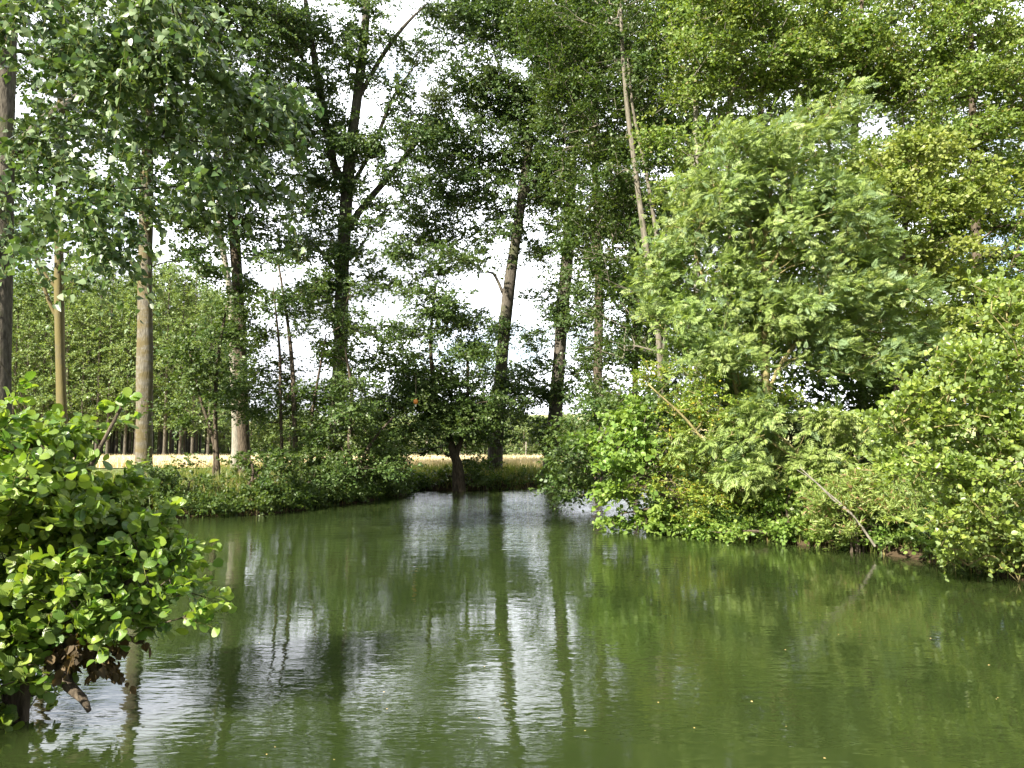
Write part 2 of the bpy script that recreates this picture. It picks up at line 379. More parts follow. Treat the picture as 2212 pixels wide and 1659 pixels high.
def pinnate(pairs=5, ll=.40, lw=.052):
    v = []; f = []
    def leaflet(b, ang, l, zz):
        d = np.array([math.sin(ang), math.cos(ang), 0]); s = np.array([d[1], -d[0], 0]); b = np.array([0, b, 0.0])
        k = len(v)
        for p in (b, b + d * l * .45 + s * lw + (0, 0, .02), b + d * l + (0, 0, zz), b + d * l * .45 - s * lw + (0, 0, .02)): v.append(p)
        f.append((k, k + 1, k + 2)); f.append((k, k + 2, k + 3))
    for i in range(pairs):
        y = .28 + .5 * i / (pairs - 1)
        for s in (-1, 1): leaflet(y, s * R(58 - 5 * i), ll * (1 - .08 * i), -.07)
    leaflet(.78, 0, ll, -.06)
    v += [(-.008, 0, 0), (.008, 0, 0), (0, .8, .01)]; f.append((len(v) - 3, len(v) - 2, len(v) - 1))
    return np.array(v, float), f
PIN = pinnate()

def place(tpl, pos, ydir, up, size):
    y = nrm(ydir); x = nrm(np.cross(y, up)); z = np.cross(x, y)
    t = tpl[0]; curl = rng.uniform(-.6, 2.4, len(pos))[:, None, None]
    return (pos[:, None] + size[:, None, None] * (x[:, None] * t[None, :, :1] + y[:, None] * t[None, :, 1:2] + z[:, None] * t[None, :, 2:3] * curl))

def crown_leaves(S, A, axis_xy, tpl, size, twigs=4, per=9, tl=0.5, droop=0.25, up=0.15, out=0.7, hang=0.25, upn=0.9, wind=(0, 0, 0), rs=0.9,
                 twig_r=0.0, leafmat=0, twigmat=1, outn=.45):
    """Fill the soup S with leafy twigs starting at the anchors A."""
    n = len(A); per = int(per * 1.4); tl = tl * 1.1
    B = np.repeat(A, twigs, 0)
    o = B - np.c_[np.broadcast_to(axis_xy, (len(B), 2)), B[:, 2]]
    o = nrm(o)
    td = nrm(o * out + rng.normal(0, .75, B.shape) * (1, 1, .7) + np.array([0, 0, up]) + np.array(wind))
    Ln = tl * rng.uniform(.55, 1.25, len(B))
    s = (np.arange(per) + .6) / per
    s = np.clip(s[None] + rng.uniform(-.06, .06, (len(B), per)), .05, 1.05)
    pos = B[:, None] + td[:, None] * (Ln[:, None] * s)[..., None]
    pos[..., 2] -= droop * Ln[:, None] * s ** 2
    side = nrm(np.cross(td, rng.normal(0, .5, td.shape) + (0, 0, 1)))
    sgn = np.where(np.arange(per) % 2 == 0, 1., -1.)
    ld = td[:, None] * .65 + side[:, None] * sgn[None, :, None] * .8 + rng.normal(0, .35, pos.shape) + np.array([0, 0, -hang]) + np.array(wind) * .8
    nr = np.array([0, 0, upn]) + o[:, None] * outn + rng.normal(0, rs * .6, pos.shape)
    sz = size * rng.uniform(.5, 1.25, len(B) * per)
    S.add_rep(place(tpl, pos.reshape(-1, 3), ld.reshape(-1, 3), nr.reshape(-1, 3), sz), tpl[1], leafmat, tpl[2] if len(tpl) > 2 else None)
    if twig_r > 0:
        e = B + td * Ln[:, None]; e[:, 2] -= droop * Ln
        mid = B + td * Ln[:, None] * .5; mid[:, 2] -= droop * Ln * .25
        tubes(S, B, mid, np.full(len(B), twig_r), np.full(len(B), twig_r * .75), 3, twigmat)
        tubes(S, mid, e, np.full(len(B), twig_r * .75), np.full(len(B), twig_r * .4), 3, twigmat)

def tubes(S, a, b, ra, rb, k, mat):
    d = nrm(b - a); x = nrm(np.cross(d, np.where(np.abs(d[:, 2:3]) > .9, [[1., 0, 0]], [[0, 0, 1.]]))); y = np.cross(d, x)
    an = np.arange(k) * 2 * math.pi / k
    ring = x[:, None] * np.cos(an)[None, :, None] + y[:, None] * np.sin(an)[None, :, None]
    v = np.concatenate([a[:, None] + ring * ra[:, None, None], b[:, None] + ring * rb[:, None, None]], 1)
    S.add_rep(v, [(i, (i + 1) % k, k + (i + 1) % k, k + i) for i in range(k)], mat)

def resample(pts, step):
    """Catmull-Rom through (x,y,z,r) points."""
    p = np.asarray(pts, float)
    if len(p) == 2: p = np.array([p[0], (p[0] + p[1]) / 2, p[1]])
    q = np.vstack([2 * p[0] - p[1], p, 2 * p[-1] - p[-2]]); o = []
    for i in range(1, len(q) - 2):
        n = max(2, int(np.linalg.norm(q[i + 1, :3] - q[i, :3]) / step))
        for t in np.arange(n) / n:
            o.append(.5 * (2 * q[i] + (q[i + 1] - q[i - 1]) * t + (2 * q[i - 1] - 5 * q[i] + 4 * q[i + 1] - q[i + 2]) * t * t
                           + (3 * q[i] - q[i - 1] - 3 * q[i + 1] + q[i + 2]) * t ** 3))
    o.append(p[-1]); o = np.array(o); o[:, 3] = np.maximum(o[:, 3], .003)
    return o

def stem_mesh(S, pts, sides=14, wob=.06, flare=0.0, mat=0):
    p = resample(pts, .22); n = len(p)
    d = nrm(np.gradient(p[:, :3], axis=0))
    x = nrm(np.cross(d, [[0.03, 1, 0.02]])); y = np.cross(d, x)
    an = np.arange(sides) * 2 * math.pi / sides
    ph = rng.uniform(0, 6, 4)
    s = np.arange(n)[:, None] * .22
    rr = p[:, 3:4] * (1 + wob * np.sin(an[None] * 3 + ph[0] + .4 * s) + wob * .8 * np.sin(an[None] * 2 + s * 1.3 + ph[1]) + wob * .5 * np.sin(5 * an[None] - s * 2.1 + ph[2]))
    if flare: rr *= 1 + flare * np.exp(-s / .45) * (1 + .35 * np.sin(an[None] * 5 + ph[3]))
    v = p[:, None, :3] + rr[..., None] * (x[:, None] * np.cos(an)[None, :, None] + y[:, None] * np.sin(an)[None, :, None])
    f = [(i * sides + j, i * sides + (j + 1) % sides, (i + 1) * sides + (j + 1) % sides, (i + 1) * sides + j) for i in range(n - 1) for j in range(sides)]
    f.append(tuple((n - 1) * sides + j for j in range(sides)))
    S.add(v.reshape(-1, 3), f, mat)
    return p

def grow(S, stems, A, tip=.005, rise=.35, sides=5, mat=0, maxfrac=.55, sag=.10, expo=.46):
    """Join every anchor to the nearest wood below it: boughs, branches and twigs."""
    pos = []; par = []; rad = []; plen = []
    for st in stems:
        k0 = len(pos)
        for i, q in enumerate(st[::2]):
            pos.append(q[:3]); par.append(-1); rad.append(q[3]); plen.append(0.0)
    cap = len(pos) + sum(40 for _ in A)
    Pn = np.zeros((cap, 3)); Pl = np.zeros(cap); n = len(pos)
    Pn[:n] = pos
    nst = n; par = list(par)
    d0 = np.array([np.min(np.linalg.norm(Pn[:nst] - a, axis=1)) for a in A])
    for ai in np.argsort(d0):
        a = A[ai]
        dv = a - Pn[:n]; d = np.linalg.norm(dv, axis=1) + 1e-6
        c = d * (1 + 1.3 * np.clip(rise - dv[:, 2] / d, 0, None)) + .22 * Pl[:n]
        j = int(np.argmin(c)); dd = d[j]
        m = int(min(18, max(1, round(dd / .32))))
        ctrl = (Pn[j] + a) / 2 + np.array([0, 0, sag * dd]) + rng.normal(0, .07 * dd, 3)
        last = j
        for q in range(1, m + 1):
            t = q / m
            if n >= cap: break
            Pn[n] = (1 - t) ** 2 * Pn[j] + 2 * t * (1 - t) * ctrl + t * t * a + (rng.normal(0, .02, 3) if q < m else 0)
            Pl[n] = Pl[j] + dd * t; par.append(last); last = n; n += 1
    w = np.zeros(n); par = np.array(par[:n])
    haschild = np.zeros(n, bool); haschild[par[par >= 0]] = True
    w[~haschild] = 1
    for i in range(n - 1, nst - 1, -1):
        w[par[i]] += w[i]
    r = tip * np.maximum(w, 1) ** expo
    sr = np.array(rad); r[:nst] = sr
    i = np.arange(nst, n); pr = par[i]
    ra = np.where(pr < nst, np.minimum(r[i] * 1.15, sr[np.minimum(pr, nst - 1)] * maxfrac), r[pr])
    rb = np.minimum(r[i], ra)
    if len(i): tubes(S, Pn[pr], Pn[i], ra, rb, sides, mat)

def anchors(ells, dens, Y0, depth=None, flat=.5, cl=5, spread=.30, mul=3.5):
    out = []; dens = dens * mul; cl = max(4, int(cl * 1.7))
    for e in ells:
        px, py, rx, ry = e[:4]; k = e[4] if len(e) > 4 else 1.0; Ye = e[5] if len(e) > 5 else Y0
        c = P(px, py, Ye); a = rx * Ye / FPX; bz = ry * Ye / FPX; dy = depth if depth else max(a, bz) * .9
        dy = min(dy, 2.6)
        n = max(1, int(math.pi * a * bz * dens * k + rng.random()))
        nc = max(1, n // cl)
        d = nrm(rng.normal(0, 1, (nc, 3))) * rng.random((nc, 1)) ** (1 / 2.6)
        cc = c + d * (a, dy, bz)
        sp = min(spread, .5 * min(a, bz) + .03)
        out.append(cc[rng.integers(0, nc, n)] + rng.normal(0, 1, (n, 3)) * (sp, sp, sp * flat))
    return np.concatenate(out)

def tree(name, label, cat, Y, stems, ells, leaf, lmat, bark, dens=3.0, size=.1, group=None, limbs=(), flare=.25, ground=True, depth=None, sides=14,
         tip=.005, rise=.35, twigmat=None, grow_on=True, sag=.1, clump=5, spread=.3, flat=.5, maxfrac=.55, ell_extra=None, stemname='trunk', expo=.46, **cw):
    """stems: lists of (px, py, width_px[, Y]); the first point of the first stem is carried down to the ground."""
    W3 = []
    for st in list(stems) + list(limbs):
        q = []
        for s in st:
            Ys = s[3] if len(s) > 3 else Y
            q.append([*P(s[0], s[1], Ys), s[2] * .5 * Ys / FPX])
        W3.append(q)
    b0 = W3[0][0]; g = gz(b0[0], b0[1])
    for k in range(len(stems)):
        q0 = W3[k][0]
        if ground and q0[2] > g - .05 and (k == 0 or q0[2] < g + 2.5):
            W3[k].insert(0, [q0[0], q0[1], g - .12, q0[3] * 1.06])
    base = np.array([b0[0], b0[1], g])
    root = empty(name, base)
    tag(root, label, cat, group)
    S = Soup(); lines = []
    for k in range(len(stems)): lines.append(stem_mesh(S, W3[k], sides if k == 0 else max(8, sides - 4), flare=flare if k == 0 else 0))
    for k in range(len(stems), len(W3)):
        W3[k][-1][3] *= .3
        SL = Soup(); lines.append(stem_mesh(SL, W3[k], 10)); SL.build('limb', [bark], root, base, smooth=True)
    A = anchors(ells, dens, Y, depth, flat, clump, spread)
    if ell_extra is not None: A = np.concatenate([A, ell_extra])
    A = A[A[:, 2] > .06]
    if grow_on: grow(S, lines, A, tip=tip, rise=rise, sag=sag, maxfrac=maxfrac, expo=expo)
    S.build(stemname, [bark], root, base, smooth=True)
    C = Soup()
    crown_leaves(C, A, lines[0][-1][:2], leaf, size, **cw)
    C.build('crown', [lmat, twigmat or bark], root, base, uv=len(leaf) > 2)
    return root

# ================================================================= TREES OF THE FAR AND LEFT BANK
# near poplar whose trunk stands at the left edge, with its limb reaching over the water
tree('poplar_tree', 'tall poplar cut by the left edge, big pale leaves over the top corner', 'tree', 17.0,
     [[(-6, 900, 52), (2, 600, 48), (8, 300, 44), (14, 100, 40), (20, -150, 30)]],
     [(20, 30, 70, 70), (20, 480, 50, 70, 1.3), (60, 250, 40, 50, .7), (-40, 350, 60, 100, .8)] +
     [(90, 40, 150, 70, 1.3, 11.5), (300, 50, 170, 80, 1.3, 11.0), (450, 110, 90, 80, 1.4, 10.8), (180, 140, 150, 70, 1.2, 11.2), (360, 190, 170, 70, 1.1, 11.2),
      (490, 230, 90, 70, 1.2, 11.4), (250, 270, 160, 60, .9, 11.6), (120, 250, 90, 70, .8, 11.8), (430, 330, 110, 50, .8, 11.6), (550, 190, 50, 60, .9, 11.0),
      (150, 390, 40, 70, .8, 11.2), (190, 500, 35, 70, .9, 11.0), (140, 470, 30, 50, .8, 11.2), (300, 400, 90, 50, .7, 12), (540, 380, 50, 40, .6, 11.4), (60, 430, 60, 60, .6, 11.5), (250, 470, 90, 50, .6, 12), (400, 430, 70, 50, .55, 12), (110, 600, 40, 40, .4, 11.5), (200, 560, 40, 30, .6, 11.5)],
     DELTA, M['poplar_near'], M['bark_grey'], dens=6.4, size=.112, limbs=[[(30, 330, 26), (110, 250, 24, 16), (220, 180, 22, 14), (330, 90, 16, 12.5), (420, 20, 12, 11.8)]],
     hang=.75, upn=.25, rs=1.3, twigs=3, per=8, tl=.75, droop=.7, spread=.4, twig_r=.0035, twigmat=M['twig_green'], depth=1.0, expo=.40)
tree('poplar_tree', 'slender poplar with a mustard yellow trunk left of the thick lichened trunk', 'tree', 24.0,
     [[(136, 960, 21), (130, 760, 20), (127, 560, 18), (128, 380, 16), (132, 150, 12), (136, -60, 8)]],
     [(130, 440, 95, 90, .8), (60, 500, 45, 45, .6), (230, 400, 70, 70, .7), (150, 300, 110, 70, .8), (70, 330, 60, 60, .7), (160, 150, 120, 90), (170, 610, 60, 25, .5), (60, 620, 30, 40, .5), (240, 560, 60, 30, .4),
      (150, -60, 120, 110)],
     OVAL, M['poplar'], M['bark_yellow'], dens=7.2, size=.095, limbs=[[(127, 690, 9), (105, 650, 8), (70, 540, 6), (40, 440, 4)], [(128, 630, 7), (90, 580, 6), (60, 500, 4)]], hang=.5, upn=.5, rs=1.2)
tree('poplar_tree', 'poplar with a thick straight trunk banded in ochre lichen at the edge of the field', 'tree', 24.0,
     [[(310, 1010, 35), (313, 850, 33), (314, 650, 31), (316, 450, 28), (322, 200, 22), (330, -50, 14)]],
     [(340, 330, 95, 80, .9), (410, 400, 80, 70, .9), (270, 440, 60, 50, .6), (400, 480, 70, 45, 1.0), (390, 545, 60, 35, .8), (300, 210, 110, 80), (420, 260, 90, 90), (360, 80, 130, 90), (330, -80, 140, 110), (420, 590, 70, 25, .7), (250, 520, 50, 40, .6)],
     OVAL, M['poplar'], M['bark_lichen'], dens=7.2, size=.095, hang=.5, upn=.5, rs=1.2)
tree('poplar_tree', 'dark ivy-grown poplar trunk with a pale trunk just behind it', 'tree', 26.0,
     [[(527, 985, 26), (522, 850, 26), (515, 650, 25), (505, 480, 22), (492, 380, 16), (480, 150, 12), (470, -60, 8)]],
     [(500, 300, 95, 90, .9), (530, 440, 70, 60, .8), (470, 440, 60, 50, .6), (560, 360, 60, 80, .8), (600, 250, 60, 90, .8), (540, 150, 110, 90, 1), (590, 40, 90, 70, 1), (480, 40, 90, 90, 1), (520, -80, 120, 90),
      (512, 700, 22, 60, 1.2), (520, 620, 40, 50, .8), (525, 800, 20, 50, .9), (570, 520, 80, 40, .9), (450, 520, 50, 40, .7)],
     OVAL, M['poplar'], M['bark_brown'], dens=7.2, size=.095, hang=.4, upn=.6, rs=1.2)
tree('poplar_tree', 'pale straw-coloured poplar trunk half hidden behind the dark ivied trunk', 'tree', 31.0,
     [[(512, 975, 22), (510, 900, 20), (506, 780, 18), (498, 640, 14), (476, 500, 12), (470, 350, 9), (465, 200, 7)]],
     [(470, 380, 50, 60, .6), (450, 270, 60, 80, .7), (520, 620, 30, 30, .4), (480, 560, 40, 40, .4)],
     KITE, M['poplar'], M['bark_pale'], dens=5.0, size=.10, hang=.4, upn=.6, rs=1.2)
tree('poplar_tree', 'tall forked poplar standing open against the white sky', 'tree', 28.0,
     [[(722, 1010, 33), (728, 900, 32), (736, 760, 30), (740, 600, 29), (746, 480, 28), (752, 380, 26), (770, 220, 22), (785, 90, 19), (798, -60, 13)]],
     [(760, 60, 100, 60, .6), (620, 150, 60, 90, .8), (620, 290, 70, 60, .8), (700, 330, 60, 60, .5), (830, 330, 50, 40, .6), (850, 210, 40, 40, .5), (650, 420, 80, 60, .8), (740, 400, 45, 45, .8), (850, 440, 60, 30, .5), (690, 520, 80, 40, .8), (620, 560, 60, 40, .5),
      (738, 640, 32, 60, 1.1), (735, 750, 30, 50, .9), (700, 640, 50, 40, .6), (800, 540, 40, 30, .5), (720, 200, 45, 90, .45), (820, 110, 40, 40, .4), (690, 60, 50, 50, .5), (780, 280, 35, 35, .6), (800, -70, 120, 70, .8), (600, 30, 60, 60, .8), (728, 850, 34, 50, .9), (770, 140, 60, 90, .8), (720, 260, 50, 60, .8), (770, 470, 60, 40, .9), (765, 330, 40, 60, .8), (905, 340, 60, 60, .7), (845, 560, 45, 35, .6), (800, 420, 50, 40, .7), (690, 440, 60, 50, .8), (640, 240, 50, 60, .7), (680, 600, 50, 40, .8), (800, 600, 50, 35, .7), (880, 130, 50, 50, .4), (870, 290, 60, 45, .7), (900, 420, 60, 40, .7), (830, 190, 40, 50, .6), (650, 60, 50, 60, .8), (742, 560, 45, 50, 1, 27.4), (738, 690, 40, 50, 1, 27.4), (752, 330, 35, 60, .8, 27.4), (790, 130, 30, 60, .8, 27.4), (690, 170, 30, 60, .8, 27.4), (860, 360, 40, 40, .8, 27.4)],
     KITE, M['poplar'], M['bark_grey'], dens=7.6, size=.10, hang=.4, upn=.6, rs=1.2,
     limbs=[[(750, 400, 22), (722, 360, 19), (706, 280, 18), (688, 180, 16), (674, 90, 13), (660, 0, 10), (650, -80, 7)],
            [(746, 500, 17), (790, 440, 15), (850, 370, 13), (905, 300, 10), (935, 260, 7)],
            [(746, 420, 11), (800, 330, 9), (850, 210, 7), (905, 130, 4)],
            [(770, 220, 12), (820, 130, 10), (870, 60, 8), (930, 0, 5)],
            [(690, 160, 9), (655, 130, 8), (630, 80, 6), (612, 40, 4)],
            [(738, 570, 12), (770, 545, 9), (800, 500, 6)], [(732, 590, 10), (690, 540, 8), (650, 500, 5)]])
tree('alder_tree', 'small dark alder at the waterline with short forked trunk and layered spreading crown', 'tree', 26.8,
     [[(996, 1052, 20), (990, 1010, 21), (982, 985, 20), (965, 930, 13), (940, 850, 10), (930, 740, 8), (940, 620, 5)], [(985, 990, 13), (1000, 940, 11), (1010, 860, 8), (1010, 760, 5)]],
     [(930, 640, 70, 60, .9), (980, 700, 70, 50, 1), (880, 740, 70, 50, .9), (1000, 790, 80, 50, 1.1), (900, 820, 90, 50, 1.1), (970, 870, 110, 50, 1.2), (860, 880, 90, 45, 1), (1050, 870, 60, 40, .9), (940, 940, 100, 40, 1.1), (850, 950, 70, 35, 1),
      (1040, 930, 50, 40, .9), (800, 800, 60, 40, .7), (960, 570, 50, 40, .7), (820, 990, 60, 25, .7), (1010, 1020, 40, 25, .7), (900, 560, 60, 30, .6), (790, 900, 50, 40, .8)],
     KITE, M['alder_dark'], M['bark_brown'], dens=11, size=.095, flat=.3, rise=.0, sag=.12, hang=.25, upn=.8, rs=1.1, depth=1.7)
tree('poplar_tree', 'poplar with clean leaning grey trunk between the small alder and the sky gap', 'tree', 29.8,
     [[(1068, 1022, 32), (1073, 940, 30), (1082, 800, 28), (1092, 680, 26), (1106, 570, 24), (1128, 420, 20), (1146, 280, 15), (1160, 120, 11), (1170, -40, 7)]],
     [(1000, 60, 100, 80, 1), (1070, 190, 80, 80, 1), (960, 330, 70, 80, .9), (1040, 320, 90, 60, .8), (1020, 440, 100, 60, 1), (940, 450, 70, 60, .8), (930, 520, 70, 40, .8), (1080, 500, 80, 40, .8), (1150, 120, 80, 90, 1), (1160, 260, 60, 70, .8), (1040, 560, 60, 30, .5),
      (1078, 850, 40, 60, 1.0), (1090, 910, 50, 40, .9), (1080, -80, 130, 90, 1), (930, 130, 45, 50, .5), (1170, 380, 70, 60, .9), (1080, 720, 30, 40, .8), (1090, 40, 60, 60, 1), (1120, 240, 60, 70, .9), (1100, 350, 60, 50, .8), (1000, 200, 60, 60, .8), (920, 250, 50, 60, .7)],
     KITE, M['poplar'], M['bark_grey'], dens=9.6, size=.10, hang=.4, upn=.6, rs=1.2,
     limbs=[[(1125, 440, 12), (1150, 395, 9), (1185, 340, 6)], [(1090, 640, 8), (1065, 590, 6), (1035, 590, 4)], [(1140, 300, 10), (1105, 200, 8), (1070, 120, 5), (1050, 40, 3)]])
tree('poplar_tree', 'poplar right of the bright sky gap, loose leafy shoots all down its trunk', 'tree', 31.0,
     [[(1192, 1005, 34), (1200, 900, 30), (1208, 780, 28), (1216, 660, 27), (1226, 540, 25), (1232, 420, 22), (1238, 250, 16), (1240, 60, 10)]],
     [(1190, 420, 60, 70, 1), (1250, 500, 70, 60, 1), (1195, 530, 40, 50, .9), (1170, 630, 25, 30, .5), (1215, 660, 40, 60, .9), (1150, 720, 25, 25, .7), (1180, 740, 30, 30, .6), (1250, 640, 50, 70, .8), (1150, 850, 50, 40, .8), (1200, 850, 45, 40, 1.0), (1130, 890, 40, 30, .6), (1205, 960, 30, 25, .7),
      (1270, 760, 40, 80, .8), (1150, 800, 45, 35, .8), (1240, 300, 70, 90, 1), (1240, 100, 90, 100, 1), (1195, 900, 30, 50, .9)],
     KITE, M['poplar'], M['bark_grey'], dens=8.6, size=.10, hang=.4, upn=.6, rs=1.2)
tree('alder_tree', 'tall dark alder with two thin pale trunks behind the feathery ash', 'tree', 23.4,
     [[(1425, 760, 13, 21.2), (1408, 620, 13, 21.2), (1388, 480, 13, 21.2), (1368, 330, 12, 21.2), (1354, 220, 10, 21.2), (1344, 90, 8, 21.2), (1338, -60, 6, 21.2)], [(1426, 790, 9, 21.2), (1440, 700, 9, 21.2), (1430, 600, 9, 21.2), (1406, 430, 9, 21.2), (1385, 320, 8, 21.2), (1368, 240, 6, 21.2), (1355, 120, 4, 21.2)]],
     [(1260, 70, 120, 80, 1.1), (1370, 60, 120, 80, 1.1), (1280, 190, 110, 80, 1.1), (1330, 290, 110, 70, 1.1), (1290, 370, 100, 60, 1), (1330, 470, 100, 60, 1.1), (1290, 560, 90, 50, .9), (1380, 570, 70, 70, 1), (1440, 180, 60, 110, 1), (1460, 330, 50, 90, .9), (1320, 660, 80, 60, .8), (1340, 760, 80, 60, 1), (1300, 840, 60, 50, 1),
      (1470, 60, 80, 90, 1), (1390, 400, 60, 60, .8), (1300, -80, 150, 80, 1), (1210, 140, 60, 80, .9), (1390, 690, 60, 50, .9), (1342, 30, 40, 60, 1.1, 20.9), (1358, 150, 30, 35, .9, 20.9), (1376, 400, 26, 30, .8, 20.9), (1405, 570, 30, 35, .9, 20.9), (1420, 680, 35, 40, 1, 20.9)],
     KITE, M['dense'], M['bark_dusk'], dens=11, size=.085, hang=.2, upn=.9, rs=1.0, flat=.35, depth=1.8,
     limbs=[[(1366, 275, 6), (1330, 265, 5), (1290, 272, 4), (1220, 290, 3)], [(1392, 545, 5), (1350, 535, 4), (1300, 540, 3)], [(1350, 168, 6), (1400, 150, 5), (1480, 158, 3)]])
# thin trunks behind the right-hand group
for lab, pts in (('thin dark trunk standing behind the hawthorn, its few leaves in shade', [(1372, 900, 13), (1372, 700, 12), (1366, 560, 11), (1360, 430, 8)]),
                 ('thin brown trunk behind the left flank of the feathery ash', [(1440, 900, 14), (1434, 720, 13), (1420, 560, 11), (1405, 420, 8)])):
    tree('alder_tree', lab, 'tree', 25.5, [pts], [(pts[2][0], 600, 60, 60, .8), (pts[3][0], 470, 60, 70, .9), (pts[1][0], 760, 60, 60, .8), (pts[0][0], 880, 60, 60, .9)], KITE, M['dense'], M['bark_brown'], dens=9, size=.09)

# ================================================================= TALL TREES OF THE RIGHT BANK
RT = dict(hang=.15, upn=.45, rs=1.3, flat=.45, depth=1.6, wind=(.35, 0, .1), twigs=4, per=9, clump=10, spread=.32)
tree('alder_tree', 'tall leafy alder with a pale upright trunk above the top of the feathery ash', 'tree', 20.0,
     [[(1505, 780, 12), (1504, 560, 12), (1504, 360, 12), (1503, 200, 11), (1500, 60, 9), (1496, -90, 6)]],
     [(1505, 30, 30, 50, 1.2, 19.3), (1512, 150, 22, 28, 1.3, 19.3), (1500, 290, 30, 35, 1.2, 19.3), (1540, 60, 90, 80, 1), (1620, 120, 100, 60, 1), (1480, 160, 50, 90, .8), (1560, 230, 80, 50, 1), (1660, 30, 100, 70, 1), (1500, 320, 50, 60, .8), (1590, -70, 140, 80, 1), (1430, 330, 40, 60, .6), (1480, 460, 50, 60, .7), (1690, 170, 70, 50, 1)],
     KITE, M['right_tall'], M['bark_pale'], dens=13, size=.088, limbs=[[(1508, 330, 7), (1560, 240, 6), (1610, 150, 5), (1690, 40, 3)], [(1510, 300, 5), (1535, 240, 4), (1570, 130, 3)]], **RT)
tree('alder_tree', 'tall alder with bare crossing branches over the small dark gaps of sky at the right', 'tree', 20.5,
     [[(1860, 800, 18), (1850, 600, 17), (1845, 400, 15), (1850, 200, 12), (1862, 0, 8)]],
     [(1790, 60, 100, 80, 1), (1900, 90, 110, 80, 1), (1770, 160, 80, 50, .9), (1880, 200, 90, 40, .9), (1960, 210, 90, 60, 1), (1840, 290, 80, 35, .55), (1920, 330, 90, 40, .7), (1980, 360, 90, 60, .9), (1850, 420, 90, 60, 1), (1840, -70, 160, 80, 1), (1960, 480, 90, 70, 1), (1860, 560, 90, 80, 1), (2020, 560, 80, 80, 1), (1990, 690, 90, 80, 1), (1900, 760, 90, 80, 1),
      (1780, 420, 80, 80, 1), (1780, 700, 120, 90, .9), (1900, 880, 90, 60, 1)],
     KITE, M['right_tall'], M['bark_brown'], dens=13, size=.088, limbs=[[(1850, 330, 9), (1880, 315, 8), (1950, 320, 6), (2010, 290, 4)], [(1848, 420, 8), (1790, 300, 7), (1880, 160, 6), (1960, 60, 4)]], **RT)
tree('alder_tree', 'alder with a brownish trunk rising just behind the top of the feathery ash', 'tree', 20.8,
     [[(1578, 760, 17), (1576, 560, 16), (1574, 400, 15), (1574, 280, 14), (1580, 150, 11), (1590, 0, 8)]],
     [(1720, 300, 60, 60, .8), (1700, 520, 90, 90, .9), (1620, 480, 80, 90, .8), (1650, 740, 120, 90, .9), (1650, 200, 60, 50, .7), (1740, 110, 60, 60, .8), (1590, 20, 70, 60, .8), (1600, 340, 60, 60, .7)],
     KITE, M['right_tall'], M['bark_brown'], dens=13, size=.088, limbs=[[(1578, 400, 9), (1650, 260, 8), (1720, 150, 6), (1790, 60, 4)]], **RT)
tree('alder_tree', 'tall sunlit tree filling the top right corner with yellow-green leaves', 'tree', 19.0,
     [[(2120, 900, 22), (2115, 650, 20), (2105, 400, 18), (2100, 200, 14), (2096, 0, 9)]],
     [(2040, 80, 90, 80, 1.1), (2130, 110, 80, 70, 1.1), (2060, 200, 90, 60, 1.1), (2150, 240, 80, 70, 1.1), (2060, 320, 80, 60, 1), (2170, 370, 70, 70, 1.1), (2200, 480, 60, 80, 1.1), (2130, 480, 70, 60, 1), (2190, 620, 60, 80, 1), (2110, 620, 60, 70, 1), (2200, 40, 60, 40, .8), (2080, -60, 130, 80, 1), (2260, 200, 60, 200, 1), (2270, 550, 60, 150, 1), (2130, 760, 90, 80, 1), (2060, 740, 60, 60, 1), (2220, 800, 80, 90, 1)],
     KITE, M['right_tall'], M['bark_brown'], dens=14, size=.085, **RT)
tree('alder_tree', 'bushy alder with bright lime clustered leaves right of the feathery ash', 'tree', 16.6,
     [[(1940, 950, 18), (1940, 760, 16), (1945, 600, 13), (1960, 460, 9), (1975, 380, 6)]],
     [(1910, 330, 70, 40, 1), (1880, 400, 70, 50, 1), (1990, 380, 80, 50, 1.1), (2070, 420, 70, 40, 1.1), (1960, 470, 100, 50, 1.1), (2050, 510, 70, 50, 1), (1890, 500, 80, 50, 1), (1980, 580, 90, 60, 1), (2060, 620, 60, 50, 1), (1930, 640, 60, 50, .9), (2020, 690, 70, 50, .9), (2120, 440, 30, 25, .8)],
     OVAL, M['alder_bright'], M['bark_brown'], dens=11.0, size=.085, hang=.1, upn=.45, rs=1.3, depth=1.1, wind=(.35, 0, .1), twigs=4, per=8, tl=.40, clump=10, spread=.26)
